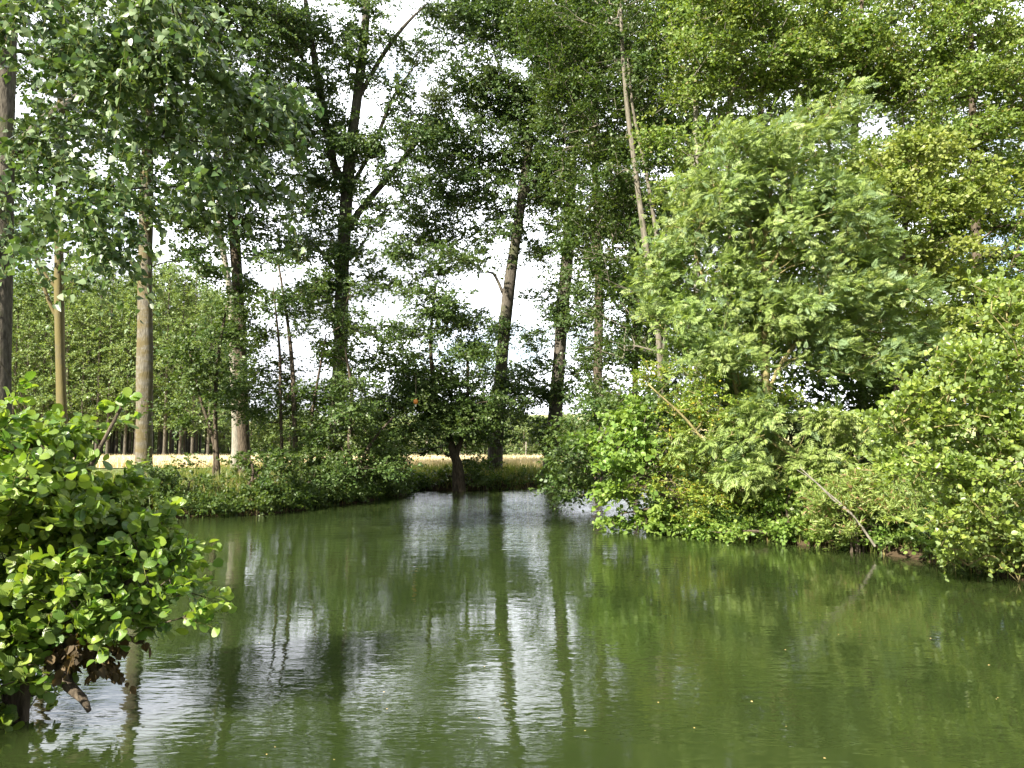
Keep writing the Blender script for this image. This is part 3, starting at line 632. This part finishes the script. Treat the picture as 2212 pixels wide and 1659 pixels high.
tree('ash_tree', 'feathery ash with pale blue-green leaflets blown to the right, yellowish forked trunk inside', 'tree', 15.2,
     [[(1655, 960, 15), (1655, 800, 14), (1648, 640, 13), (1652, 520, 10), (1665, 420, 7), (1690, 320, 5)], [(1645, 660, 9), (1625, 520, 8), (1600, 420, 6), (1590, 330, 4)], [(1650, 600, 8), (1700, 520, 6), (1760, 450, 4)], [(1600, 900, 10), (1570, 760, 9), (1530, 640, 7), (1500, 540, 5)], [(1660, 860, 10), (1720, 740, 9), (1800, 650, 7), (1880, 600, 4)]],
     [(1700, 270, 70, 40, 1), (1600, 320, 80, 50, 1), (1540, 380, 70, 50, 1), (1680, 350, 80, 50, 1), (1740, 300, 60, 45, .9), (1500, 450, 70, 60, 1), (1600, 430, 90, 55, 1), (1700, 440, 90, 55, 1), (1790, 420, 70, 50, 1), (1460, 560, 60, 60, 1), (1550, 530, 80, 60, .9), (1660, 520, 80, 45, .7), (1780, 520, 90, 55, 1), (1880, 560, 70, 45, 1), (1480, 660, 70, 60, 1), (1570, 640, 80, 60, 1), (1690, 630, 100, 50, 1), (1790, 640, 90, 40, 1), (1900, 650, 70, 30, 1),
      (1920, 740, 60, 30, 1), (1820, 720, 100, 40, 1), (1620, 730, 110, 50, .9), (1500, 760, 80, 50, 1), (1740, 780, 90, 40, .8), (1560, 820, 90, 50, .9), (1430, 640, 35, 60, .8), (1850, 790, 70, 30, .7), (1640, 860, 80, 40, .8)],
     PIN, M['ash'], M['stem_olive'], dens=15.0, size=.215, hang=.2, upn=.5, rs=1.0, wind=(.7, -.15, .15), twigs=3, per=4, tl=.46, depth=1.15, clump=6, spread=.24, rise=.4, droop=.3)

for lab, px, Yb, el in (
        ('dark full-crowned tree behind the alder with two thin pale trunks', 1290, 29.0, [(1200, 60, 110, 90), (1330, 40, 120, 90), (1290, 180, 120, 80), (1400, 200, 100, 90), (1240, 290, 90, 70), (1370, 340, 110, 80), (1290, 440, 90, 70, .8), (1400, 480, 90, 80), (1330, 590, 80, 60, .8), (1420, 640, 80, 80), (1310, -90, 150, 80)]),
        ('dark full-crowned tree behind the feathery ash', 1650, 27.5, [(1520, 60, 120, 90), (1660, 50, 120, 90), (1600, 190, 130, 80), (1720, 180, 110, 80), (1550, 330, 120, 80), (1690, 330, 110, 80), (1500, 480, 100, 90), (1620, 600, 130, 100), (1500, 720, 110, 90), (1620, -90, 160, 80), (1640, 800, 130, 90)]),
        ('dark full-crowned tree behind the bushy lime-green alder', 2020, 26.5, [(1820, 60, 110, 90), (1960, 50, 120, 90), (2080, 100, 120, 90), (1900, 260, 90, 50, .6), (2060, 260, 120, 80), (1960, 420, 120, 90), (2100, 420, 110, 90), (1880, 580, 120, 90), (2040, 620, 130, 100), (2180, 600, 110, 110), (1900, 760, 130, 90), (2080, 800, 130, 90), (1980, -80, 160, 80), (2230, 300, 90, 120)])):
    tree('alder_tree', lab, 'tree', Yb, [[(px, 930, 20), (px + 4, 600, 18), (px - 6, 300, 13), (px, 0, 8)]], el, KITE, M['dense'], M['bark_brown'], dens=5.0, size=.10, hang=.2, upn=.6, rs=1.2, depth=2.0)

# ================================================================= SHRUBS OF THE RIGHT BANK
def shrub(name, label, cat, Y, base, ells, leaf, lmat, bark, nst=5, **kw):
    st = []
    tops = [ells[i] for i in rng.permutation(len(ells))[:nst]]
    for e in tops:
        b = (base[0] + rng.uniform(-25, 25), base[1], kw.get('sw', 8)); m = ((base[0] * .55 + e[0] * .45) + rng.uniform(-15, 15), base[1] * .45 + e[1] * .55 - 10, kw.get('sw', 8) * .7)
        st.append([b, m, (e[0], e[1], kw.get('sw', 8) * .35)])
    k = {q: v for q, v in kw.items() if q != 'sw'}
    return tree(name, label, cat, Y, st, ells, leaf, lmat, bark, stemname='stem', flare=0, sides=8, **k)

shrub('alder_bush', 'bright yellow-green bush with rounded leaves at the right edge, overhanging the water', 'bush', 9.7, (2260, 1160),
      [(2180, 640, 35, 45, .9), (2200, 560, 14, 25, .7), (2150, 700, 60, 40, 1), (2110, 770, 70, 40, 1), (2190, 760, 50, 50, 1), (2050, 830, 80, 45, 1), (1990, 870, 60, 35, 1), (2130, 860, 90, 50, 1), (1960, 930, 60, 35, .9), (2060, 930, 90, 50, 1), (2170, 950, 70, 60, 1), (1930, 990, 60, 30, .9), (2020, 1010, 80, 50, 1), (2130, 1040, 90, 60, 1), (2060, 1100, 80, 50, 1), (2190, 1130, 50, 60, 1), (2120, 1170, 70, 40, 1), (2040, 1190, 40, 30, 1), (2190, 1225, 35, 25, .9), (2200, 1258, 16, 14, .8), (2280, 800, 60, 150, 1), (2280, 1050, 60, 120, 1)],
      OVAL, M['shrub_bright'], M['stem_olive'], dens=44, size=.066, hang=.0, upn=.4, rs=1.3, depth=.55, twigs=3, per=6, tl=.24, clump=5, spread=.14, twig_r=.003, twigmat=M['twig_green'], wind=(-.25, -.1, .15), up=.55, nst=6, sw=5)
shrub('hawthorn_bush', 'straggly hawthorn with small yellowing leaves and bare pinkish twigs', 'bush', 14.4, (1575, 1075),
      [(1440, 810, 55, 30, .8), (1400, 830, 30, 20, .6), (1500, 850, 60, 40, .8), (1460, 900, 50, 40, .8), (1540, 900, 50, 40, .7), (1590, 880, 45, 30, .7), (1480, 960, 50, 30, .7), (1480, 1000, 60, 30, .9), (1560, 1040, 70, 40, 1), (1480, 1060, 70, 35, 1), (1620, 1060, 60, 40, 1), (1590, 1110, 70, 30, 1), (1510, 1120, 60, 25, 1), (1720, 860, 50, 20, .6), (1640, 1120, 60, 25, .9)],
      KITE, M['hawthorn'], M['stem_olive'], dens=17, size=.052, hang=.1, upn=.8, rs=1.1, depth=.6, twigs=4, per=10, tl=.28, clump=5, spread=.2, nst=6, tip=.004)
shrub('alder_bush', 'broad-leaved green alder bush dipping into the water at the right bank point', 'bush', 14.9, (1500, 1100),
      [(1310, 960, 40, 30, .8), (1370, 930, 60, 40, .9), (1330, 1010, 50, 35, 1), (1400, 1010, 70, 40, 1), (1360, 1060, 60, 35, 1), (1340, 1110, 40, 25, 1), (1400, 1110, 60, 30, 1), (1450, 1120, 50, 25, 1), (1310, 1130, 20, 15, .8), (1420, 1145, 50, 12, .9), (1380, 890, 60, 40, .8)],
      OVAL, M['bank_mix_light'], M['bark_brown'], dens=15, size=.10, hang=.2, upn=.8, rs=1.0, depth=.6, twigs=3, per=6, tl=.32, spread=.18)
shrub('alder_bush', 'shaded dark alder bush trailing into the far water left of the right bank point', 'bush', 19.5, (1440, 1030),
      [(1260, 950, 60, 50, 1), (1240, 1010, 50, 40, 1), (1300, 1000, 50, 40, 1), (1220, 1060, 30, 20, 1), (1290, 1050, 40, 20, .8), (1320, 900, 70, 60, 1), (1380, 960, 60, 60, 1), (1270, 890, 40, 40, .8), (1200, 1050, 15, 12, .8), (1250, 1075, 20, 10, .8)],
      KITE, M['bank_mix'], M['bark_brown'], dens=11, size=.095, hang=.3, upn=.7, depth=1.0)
shrub('elder_bush', 'low bush of drooping feather-shaped leaves under the ash at the dark hollow', 'bush', 13.9, (1800, 1080),
      [(1640, 910, 70, 40, .9), (1700, 960, 80, 40, .9), (1600, 970, 60, 40, .9), (1780, 900, 60, 30, .9), (1850, 950, 60, 35, 1), (1800, 1000, 70, 35, 1), (1720, 1030, 70, 35, .8), (1880, 1010, 50, 30, 1), (1640, 1020, 60, 35, .8), (1560, 900, 50, 35, .8), (1500, 930, 40, 40, .7), (1900, 900, 60, 40, .6)],
      PIN, M['ash'], M['stem_olive'], dens=13, size=.23, hang=.5, upn=1.1, rs=.7, wind=(.1, -.25, 0), twigs=3, per=4, tl=.3, depth=.7, spread=.2, droop=.5)
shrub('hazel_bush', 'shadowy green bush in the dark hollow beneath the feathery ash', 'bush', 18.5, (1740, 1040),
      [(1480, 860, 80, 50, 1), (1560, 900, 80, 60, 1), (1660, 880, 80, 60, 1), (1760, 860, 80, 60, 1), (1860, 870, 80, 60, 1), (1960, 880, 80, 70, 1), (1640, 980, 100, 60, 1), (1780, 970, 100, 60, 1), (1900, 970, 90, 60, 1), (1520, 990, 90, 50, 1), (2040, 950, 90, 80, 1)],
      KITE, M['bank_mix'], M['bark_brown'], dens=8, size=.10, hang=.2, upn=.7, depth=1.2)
shrub('willowherb_clump', 'tangle of tall pinkish-brown tipped herbs on the bank before the bright bush', 'plant', 12.3, (1860, 1170),
      [(1830, 1060, 50, 30, .8), (1900, 1060, 60, 35, 1), (1800, 1110, 50, 35, 1), (1870, 1110, 70, 35, 1), (1930, 1130, 50, 30, 1), (1850, 1160, 60, 25, 1), (1930, 1175, 40, 20, 1), (1960, 1090, 40, 40, 1), (1780, 1070, 30, 40, .6)],
      LANCE, M['herb'], M['bark_brown'], dens=30, size=.095, hang=-.1, upn=.6, rs=1.3, depth=.5, twigs=4, per=10, tl=.26, up=.7, spread=.14, tip=.003, nst=7, sw=4)
shrub('bramble_bush', 'bramble with mixed green leaves at the waterline below the hawthorn', 'bush', 13.6, (1700, 1165),
      [(1680, 1090, 50, 30, .9), (1740, 1100, 50, 35, .9), (1700, 1140, 60, 18, 1), (1620, 1150, 50, 12, 1), (1770, 1150, 40, 20, 1), (1550, 1150, 50, 10, 1), (1720, 1050, 50, 25, .7)],
      OVAL, M['bank_mix_light'], M['bark_brown'], dens=22, size=.065, hang=.2, upn=.8, rs=1.1, depth=.4, twigs=4, per=7, tl=.25, spread=.14, tip=.0035)

for lab, pts in (('long pale dry stalk leaning over the herbs on the right bank', [(1890, 1180, 5), (1840, 1110, 4), (1785, 1062, 3), (1728, 1010, 1.5)]),
                 ('short pale dry stalk leaning under the longer one on the right bank', [(1845, 1115, 4), (1800, 1080, 3), (1760, 1040, 2), (1722, 1015, 1)])):
    S = Soup(); q = [[*P(a, b, 12.0), w * .5 * 12.0 / FPX] for a, b, w in pts]; stem_mesh(S, q, 7)
    o = S.build('dry_stalk', [M['bark_pale']], None, q[0][:3], smooth=True); tag(o, lab, 'stalk')

# ================================================================= SAPLINGS AND SHRUBS OF THE LEFT BANK
tree('alder_tree', 'dark bushy alder spreading in front of the pale trunk, left of the ivied trunk', 'tree', 23.0,
     [[(470, 1010, 10), (465, 900, 9), (470, 780, 7), (490, 660, 4)], [(462, 960, 7), (430, 850, 6), (410, 760, 4)]],
     [(470, 720, 55, 35, 1), (430, 770, 60, 40, 1), (500, 800, 55, 40, .9), (420, 830, 55, 30, 1), (480, 870, 60, 30, 1), (400, 880, 35, 20, .6), (520, 660, 50, 35, .8), (440, 910, 40, 18, .7), (410, 990, 30, 18, .6)],
     KITE, M['alder_dark'], M['bark_brown'], dens=10, size=.09, flat=.35, rise=.1, depth=1.0)
tree('alder_tree', 'slim multi-stemmed alder saplings between the ivied trunk and the forked poplar', 'tree', 24.0,
     [[(640, 1010, 11), (636, 900, 10), (632, 800, 9), (622, 700, 7), (600, 560, 4)], [(610, 1010, 7), (606, 880, 7), (604, 760, 6), (590, 620, 3)], [(672, 1010, 9), (674, 900, 7), (690, 800, 5), (705, 720, 3)]],
     [(590, 640, 60, 40, .8), (640, 660, 50, 40, .8), (660, 720, 50, 35, .5), (580, 730, 50, 35, .6), (600, 840, 55, 30, .6), (670, 830, 45, 30, .7), (640, 880, 70, 30, .9), (570, 900, 50, 30, .7), (700, 880, 50, 40, .8), (560, 830, 35, 40, .7), (640, 580, 50, 35, .6), (570, 780, 40, 30, .8), (660, 930, 60, 25, .8), (800, 730, 50, 40, .7), (790, 640, 40, 30, .5)],
     KITE, M['alder_dark'], M['bark_brown'], dens=11, size=.09, flat=.35, rise=.1, depth=1.4)
tree('alder_tree', 'young alder with yellowish leaf tips in front of the base of the forked poplar', 'tree', 22.6,
     [[(760, 1050, 11), (755, 950, 9), (760, 850, 7), (745, 750, 4)], [(765, 1040, 8), (800, 960, 7), (850, 900, 4)]],
     [(745, 740, 35, 40, .7), (770, 900, 60, 35, 1), (720, 930, 60, 35, .9), (800, 960, 60, 35, 1), (740, 990, 70, 30, 1), (830, 1000, 60, 30, 1), (780, 850, 40, 30, .9), (690, 980, 50, 30, .9)],
     KITE, M['bank_mix'], M['bark_brown'], dens=10, size=.09, depth=1.0, flat=.4)
for k, (lab, Yb, bs, el, mt) in enumerate([
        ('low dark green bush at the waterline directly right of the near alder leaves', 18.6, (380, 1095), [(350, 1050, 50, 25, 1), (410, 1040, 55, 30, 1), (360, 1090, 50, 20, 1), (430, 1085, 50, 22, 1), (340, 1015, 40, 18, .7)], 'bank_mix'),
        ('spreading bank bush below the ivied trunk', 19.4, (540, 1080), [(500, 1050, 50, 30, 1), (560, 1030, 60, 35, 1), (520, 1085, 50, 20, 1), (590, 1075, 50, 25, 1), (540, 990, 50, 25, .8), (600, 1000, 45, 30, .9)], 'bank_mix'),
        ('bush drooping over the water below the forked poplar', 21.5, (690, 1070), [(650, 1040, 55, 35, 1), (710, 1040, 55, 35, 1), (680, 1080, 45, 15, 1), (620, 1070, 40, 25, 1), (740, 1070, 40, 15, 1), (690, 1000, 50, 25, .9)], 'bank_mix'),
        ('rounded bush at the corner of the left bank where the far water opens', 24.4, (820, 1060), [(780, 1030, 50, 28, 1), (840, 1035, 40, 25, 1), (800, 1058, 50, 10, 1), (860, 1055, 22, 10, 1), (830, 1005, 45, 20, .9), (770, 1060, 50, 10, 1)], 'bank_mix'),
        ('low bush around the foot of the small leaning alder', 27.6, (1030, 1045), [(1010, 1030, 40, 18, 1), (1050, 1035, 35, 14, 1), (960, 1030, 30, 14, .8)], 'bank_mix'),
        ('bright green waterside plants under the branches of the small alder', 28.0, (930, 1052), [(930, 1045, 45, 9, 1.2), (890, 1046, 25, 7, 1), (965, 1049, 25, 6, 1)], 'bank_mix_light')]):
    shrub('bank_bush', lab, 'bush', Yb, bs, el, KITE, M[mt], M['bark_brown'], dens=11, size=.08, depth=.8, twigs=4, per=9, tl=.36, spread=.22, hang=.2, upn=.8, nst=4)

# ================================================================= NEAR ALDER AT THE LEFT EDGE
t = shrub('alder_bush', 'glossy green alder bush with ribbed round leaves filling the lower left corner over the water', 'bush', 5.0, (40, 1470),
      [(40, 920, 73, 43, .9), (100, 960, 73, 37, .8), (40, 1000, 85, 49, 1), (130, 1030, 98, 49, 1), (220, 1070, 73, 37, .9), (60, 1090, 110, 61, 1), (170, 1110, 98, 49, 1), (260, 1110, 61, 37, .8), (70, 1180, 110, 61, 1), (190, 1190, 110, 55, 1), (285, 1190, 43, 49, .9), (90, 1270, 122, 55, 1), (220, 1260, 98, 49, 1), (295, 1260, 37, 43, .8), (345, 1215, 22, 14, .9), (380, 1240, 22, 14, 1.1), (402, 1282, 22, 18, 1.3), (424, 1322, 22, 18, 1.3), (60, 1350, 98, 49, 1), (160, 1330, 98, 37, .9), (260, 1320, 61, 27, .9), (40, 1420, 73, 43, .8), (30, 1490, 49, 49, .9), (30, 1540, 30, 24, .8), (300, 1350, 20, 14, .7),
       (170, 892, 30, 10, .2), (220, 886, 25, 8, .25), (262, 880, 22, 6, .3), (250, 1360, 50, 22, .8), (300, 1330, 40, 20, .8), (20, 1560, 35, 22, 1.2), (-10, 1500, 30, 60, 1.2), (10, 790, 14, 20, .4), (8, 860, 20, 25, .5), (-60, 1150, 73, 244, 1), (-50, 1400, 61, 146, .8)],
      RND, M['alder_near'], M['bark_brown'], dens=96, size=.067, hang=.05, upn=.65, rs=1.2, depth=.42, twigs=2, per=5, tl=.15, clump=4, spread=.085, twig_r=.0024, twigmat=M['twig_green'], up=.35, out=.5, nst=8, sw=20, tip=.0028, rise=.1, wind=(.25, 0, 0))
def part_poly(name, pts, Y, mat, parent):
    S = Soup(); stem_mesh(S, [[*P(a, b, c if c else Y), r * .5 * Y / FPX] for a, b, r, c in pts], 10, wob=.12)
    base = np.array(parent.location); return S.build(name, [mat], parent, base, smooth=True)
part_poly('limb', [(20, 1330, 34, 5.2), (95, 1400, 30, 5.1), (130, 1440, 26, 5.0), (145, 1480, 22, 4.95), (178, 1510, 16, 4.9), (192, 1536, 9, 4.85)], 5.0, M['bark_brown'], t)
part_poly('limb', [(60, 1380, 16, 5.1), (170, 1365, 12, 5.0), (225, 1385, 8, 4.95), (240, 1400, 5, 4.9)], 5.0, M['bark_brown'], t)
C = Soup()
A = anchors([(180, 1385, 45, 20, 1), (150, 1420, 35, 20, 1), (215, 1415, 30, 18, 1), (195, 1440, 35, 12, 1), (240, 1390, 18, 12, .8)], 110, 4.95, .12, spread=.05)
crown_leaves(C, A, A[0, :2], OVAL, .062, twigs=2, per=5, tl=.12, droop=.8, hang=2.2, upn=.1, rs=1.2, twig_r=.002)
C.build('dead_spray', [M['dead_leaf'], M['bark_brown']], t, np.array(t.location))['label'] = 'withered brown leaves hanging from the low limb'

# ================================================================= POPLAR PLANTATION, HEDGE AND FAR TREES
def simple_tree(name, label, cat, group, h, r, bole, lmat, bark, tr, n, size, per=9, tl=.8):
    root = empty(name, (0, 0, 0)); tag(root, label, cat, group)
    S = Soup(); p = stem_mesh(S, [[0, 0, -.2, tr * 1.1], [rng.normal(0, .05), 0, h * .3, tr * .85], [rng.normal(0, .1), 0, h * .65, tr * .55], [0, 0, h * .97, .03]], 8, flare=.25)
    z = bole + (h - bole) * rng.random(n) ** .9
    rr = r * np.sin(math.pi * np.clip((z - bole) / (h - bole) * .88 + .12, 0, 1)) ** .6 * rng.random(n) ** .5
    a = rng.uniform(0, 2 * math.pi, n)
    A = np.stack([rr * np.cos(a), rr * np.sin(a), z], 1)
    grow(S, [p], A, tip=.012, rise=.6, sides=4)
    S.build('trunk', [bark], root, smooth=True)
    C = Soup(); crown_leaves(C, A, (0, 0), KITE, size, twigs=4, per=per, tl=tl, hang=.3, upn=.6, rs=1.2, up=.3)
    C.build('crown', [lmat, bark], root)
    return root
protos = [simple_tree('plantation_poplar', 'slim poplar with a bare pole trunk, one of the even ranks beyond the field', 'tree', 'ranks of poplars beyond the field', h, 1.9, b, M['far'], M['bark_grey'], .105, 115, .15)
          for h, b in ((13.0, 2.2), (14.0, 2.6), (12.4, 1.9))]
first = [True] * 3
k = 0
for row in range(6):
    Yr = 59 + row * 4.2
    for px in np.arange(-60, 475 - row * 6, 30):
        pxx = px + row * 11 + rng.uniform(-4, 4)
        if pxx > 500: continue
        x = (pxx - CX) / FPX * Yr; v = k % 3; k += 1
        loc = (x, Yr + rng.uniform(-.4, .4), .5); s = rng.uniform(.92, 1.1)
        if first[v]: protos[v].location = loc; protos[v].scale = (s, s, s); first[v] = False
        else: copy_tree(protos[v], loc, s, rng.uniform(0, 6.28), s * rng.uniform(.95, 1.06))
hp = [simple_tree('hedgerow_bush', 'pale green bush in the hedgerow along the far side of the field', 'bush', 'bushes of the far hedgerow', h, 2.0, .25, M['hedge'], M['bark_brown'], .09, 120, .16, tl=.6) for h in (3.0, 3.8)]
k = 0
for px in np.arange(250, 1500, 42):
    Yh = rng.uniform(60, 68) if px > 480 else rng.uniform(86, 92); loc = ((px - CX) / FPX * Yh, Yh, .5); s = rng.uniform(.8, 1.15)
    if k < 2: hp[k].location = loc
    else: copy_tree(hp[k % 2], loc, s, rng.uniform(0, 6.28), s * rng.uniform(.8, 1.1))
    k += 1
dt = simple_tree('distant_tree', 'small rounded tree far off on the low hills', 'tree', 'trees on the far hills', 7.5, 3.6, .8, M['hedge'], M['bark_brown'], .2, 150, .3, tl=1.0)
dt.location = (-60, 170, 1.0)
for k in range(26):
    Yd = rng.uniform(130, 330); px = rng.uniform(300, 1400)
    tt = min(1, max(0, (Yd - 150) / 330)); s = rng.uniform(.6, 1.1)
    copy_tree(dt, ((px - CX) / FPX * Yd, Yd, .2 + 12 * tt * tt * (3 - 2 * tt)), s, rng.uniform(0, 6.28), s * .9)

# ================================================================= FENCE BEYOND THE FIELD
fr = empty('wire_fence', (0, 58.6, .5)); tag(fr, 'thin wire fence on pale posts along the far edge of the yellow field', 'fence')
for k, x in enumerate(np.arange(-11, 13, 2.4)):
    S = Soup(); stem_mesh(S, [[x, 58.6, .3, .05], [x + .02, 58.6, 1.0, .048], [x + .03, 58.6, 1.55, .045]], 7, wob=.05); S.build('post', [M['bark_pale']], fr, (0, 58.6, .5))
for z in (.95, 1.4):
    S = Soup(); stem_mesh(S, [[-11, 58.55, z, .006], [0, 58.55, z - .03, .006], [13, 58.55, z, .006]], 5, wob=0); S.build('wire', [M['bark_grey']], fr, (0, 58.6, .5))

# ================================================================= MISTLETOE, ORANGE FLOAT, FLOATING LEAVES
for lab, px, py, r_, Ym in (('large dark mistletoe ball on the right branch of the forked poplar', 945, 215, 36, 27.6), ('small mistletoe ball beside the main stem of the forked poplar', 812, 325, 24, 27.6),
                            ('mistletoe ball high in the canopy at the left fork of the forked poplar', 612, 45, 34, 27.0), ('mistletoe ball at the top of the leaning poplar canopy', 1062, 165, 30, 29.0)):
    c = P(px, py, Ym); rad = r_ * Ym / FPX
    n = 170; d = nrm(rng.normal(0, 1, (n, 3))) * rng.uniform(.55, 1.12, (n, 1)); S = Soup()
    tubes(S, np.repeat(c[None], n, 0), c + d * rad * .8, np.full(n, .008), np.full(n, .004), 3, 1)
    A = c + d * rad * rng.uniform(.45, .85, (n, 1))
    crown_leaves(S, A, c[:2], KITE, .075, twigs=3, per=3, tl=rad * .5, droop=.1, up=0, out=.6, rs=1.4)
    o = S.build('mistletoe', [M['mistletoe'], M['twig_green']], None, c); tag(o, lab, 'mistletoe', 'mistletoe balls in the poplars')

m, N, L = new_mat('orange_plastic'); M['orange'] = m
out = N.new('ShaderNodeOutputMaterial'); b = N.new('ShaderNodeBsdfPrincipled'); L.new(b.outputs[0], out.inputs[0]); b.inputs['Base Color'].default_value = (0.85, 0.30, 0.05, 1); b.inputs['Roughness'].default_value = .35
m, N, L = new_mat('white_plastic'); M['white'] = m
out = N.new('ShaderNodeOutputMaterial'); b = N.new('ShaderNodeBsdfPrincipled'); L.new(b.outputs[0], out.inputs[0]); b.inputs['Base Color'].default_value = (0.8, 0.78, 0.72, 1); b.inputs['Roughness'].default_value = .4
c = P(898, 868, 24.6); fr = empty('fishing_float', c); tag(fr, 'tiny orange ball caught in the dark leaves of the small alder', 'float')
def lathe(prof, k=16):
    S = Soup(); v = []; f = []
    for r_, z in prof:
        for j in range(k): v.append((r_ * math.cos(j * 2 * math.pi / k), r_ * math.sin(j * 2 * math.pi / k), z))
    for i in range(len(prof) - 1):
        for j in range(k): f.append((i * k + j, i * k + (j + 1) % k, (i + 1) * k + (j + 1) % k, (i + 1) * k + j))
    S.add(v, f); return S
lathe([(.072 * math.sin(q), -.085 * math.cos(q)) for q in np.linspace(.02, math.pi - .02, 12)]).build('body', [M['orange']], fr, smooth=True)
lathe([(.02, -.15), (.026, -.13), (.026, -.095), (.034, -.08), (.02, -.07)]).build('cap', [M['white']], fr, smooth=True)
lathe([(.004, .07), (.004, .6), (.003, .9)], 6).build('line', [M['bark_grey']], fr, smooth=True)

m, N, L = new_mat('fallen_leaf'); M['fallen'] = m
out = N.new('ShaderNodeOutputMaterial'); b = N.new('ShaderNodeBsdfPrincipled'); L.new(b.outputs[0], out.inputs[0]); b.inputs['Base Color'].default_value = (0.50, 0.36, 0.14, 1); b.inputs['Roughness'].default_value = .6
S = Soup(); S.add(OVAL[0] * (.012, .014, .02), OVAL[1])
o0 = S.build('fallen_leaf', [M['fallen']]); tag(o0, 'tiny tan fallen leaf floating on the green water', 'leaf', 'fallen leaves on the water')
for k in range(26):
    px = rng.uniform(520, 2180); py = rng.uniform(1290, 1650) if k else 1390
    if py < 1300 + (px > 1900) * 60: py += 80
    Yw = CAM_Z / math.tan(math.atan((py - CY) / FPX) - PITCH)
    q = P(px, py, Yw); o = o0 if k == 0 else o0.copy()
    if k: COL.objects.link(o)
    o.location = (q[0], q[1], .007); o.rotation_euler = (rng.uniform(-.2, .2), rng.uniform(-.2, .2), rng.uniform(0, 6.28)); s = rng.uniform(.6, 1.2); o.scale = (s, s, s)

# ================================================================= GRASS, WHEAT AND UNDERGROWTH
def blades(name, pts, h, w, mat, label, cat, lean=.35):
    n = len(pts); a = rng.uniform(0, 2 * math.pi, n); s = np.stack([np.cos(a), np.sin(a), np.zeros(n)], 1)
    hh = h * rng.uniform(.5, 1.3, n); ld = rng.normal(0, lean, (n, 3)) * (1, 1, 0)
    mid = pts + (ld * .4 + (0, 0, 1)) * (hh * .55)[:, None]; tip = pts + (ld + (0, 0, .92)) * hh[:, None]
    v = np.stack([pts - s * w, pts + s * w, mid + s * w * .8, mid - s * w * .8, tip], 1)
    S = Soup(); S.add_rep(v, [(0, 1, 2, 3), (3, 2, 4)]); o = S.build(name, [mat]); tag(o, label, cat, None, 'stuff'); return o
def land_pts(n, x0, x1, y0, y1, smin, smax):
    x = rng.uniform(x0, x1, n * 4); y = rng.uniform(y0, y1, n * 4); s = signed_dist(x, y); k = (s > smin) & (s < smax); x, y = x[k][:n], y[k][:n]
    return np.stack([x, y, ground_z(x, y) - .02], 1)
g = np.concatenate([land_pts(26000, -14, 8, 17, 33, .02, 2.2), land_pts(16000, -16, 12, 20, 33, 2.0, 9), land_pts(9000, 2.5, 10, 4, 16, 0.0, 2.0), land_pts(5000, -8, -3, 2, 9, .1, 2), land_pts(7000, 2.5, 9, 7, 16, -.05, .45)])
blades('grass', g, .34, .008, M['grass'], 'rough bank grass, green with dry straw-coloured blades', 'grass')
wx = rng.uniform(-24, 16, 60000); wy = 33.3 + 14 * rng.random(60000) ** 1.6
blades('wheat', np.stack([wx, wy, np.full(60000, .54)], 1), .34, .012, M['wheat'], 'ripe yellow wheat standing in the field behind the trees', 'crop', lean=.2)
S = Soup()
A = np.concatenate([land_pts(420, 3, 9, 6.5, 15, -.12, .30), land_pts(160, 2.4, 4.5, 13, 17, -.1, .3)])
A[:, 2] = np.maximum(A[:, 2], .03) + rng.uniform(.02, .28, len(A))
crown_leaves(S, A, (0, 0), OVAL, .06, twigs=4, per=7, tl=.26, droop=.35, up=.4, out=.0, hang=.1, upn=.6, rs=1.2, wind=(-.35, -.2, 0))
o = S.build('waterside_plants', [M['bank_mix_light'], M['bark_brown']]); tag(o, 'fresh green low plants hanging over the waterline of the right bank', 'plants', None, 'stuff')
S = Soup()
A = np.concatenate([land_pts(900, -10, -3, 16.5, 28, -.15, .6), land_pts(200, -4, 6, 26, 31, -.05, .5), land_pts(700, 2.4, 10, 5, 20, -.1, .8), land_pts(300, 2.4, 8, 12, 28, .3, 2.5), land_pts(120, -8, -3, 3, 9, 0, 1)])
A[:, 2] = np.maximum(A[:, 2], .03) + rng.uniform(.03, .3, len(A))
crown_leaves(S, A, (0, 0), KITE, .075, twigs=5, per=8, tl=.32, droop=.2, up=.5, out=.1, hang=0, upn=.8, rs=1.2)
o = S.build('undergrowth', [M['bank_mix'], M['bark_brown']]); tag(o, 'low leafy undergrowth covering the soil of the banks', 'undergrowth', None, 'stuff')
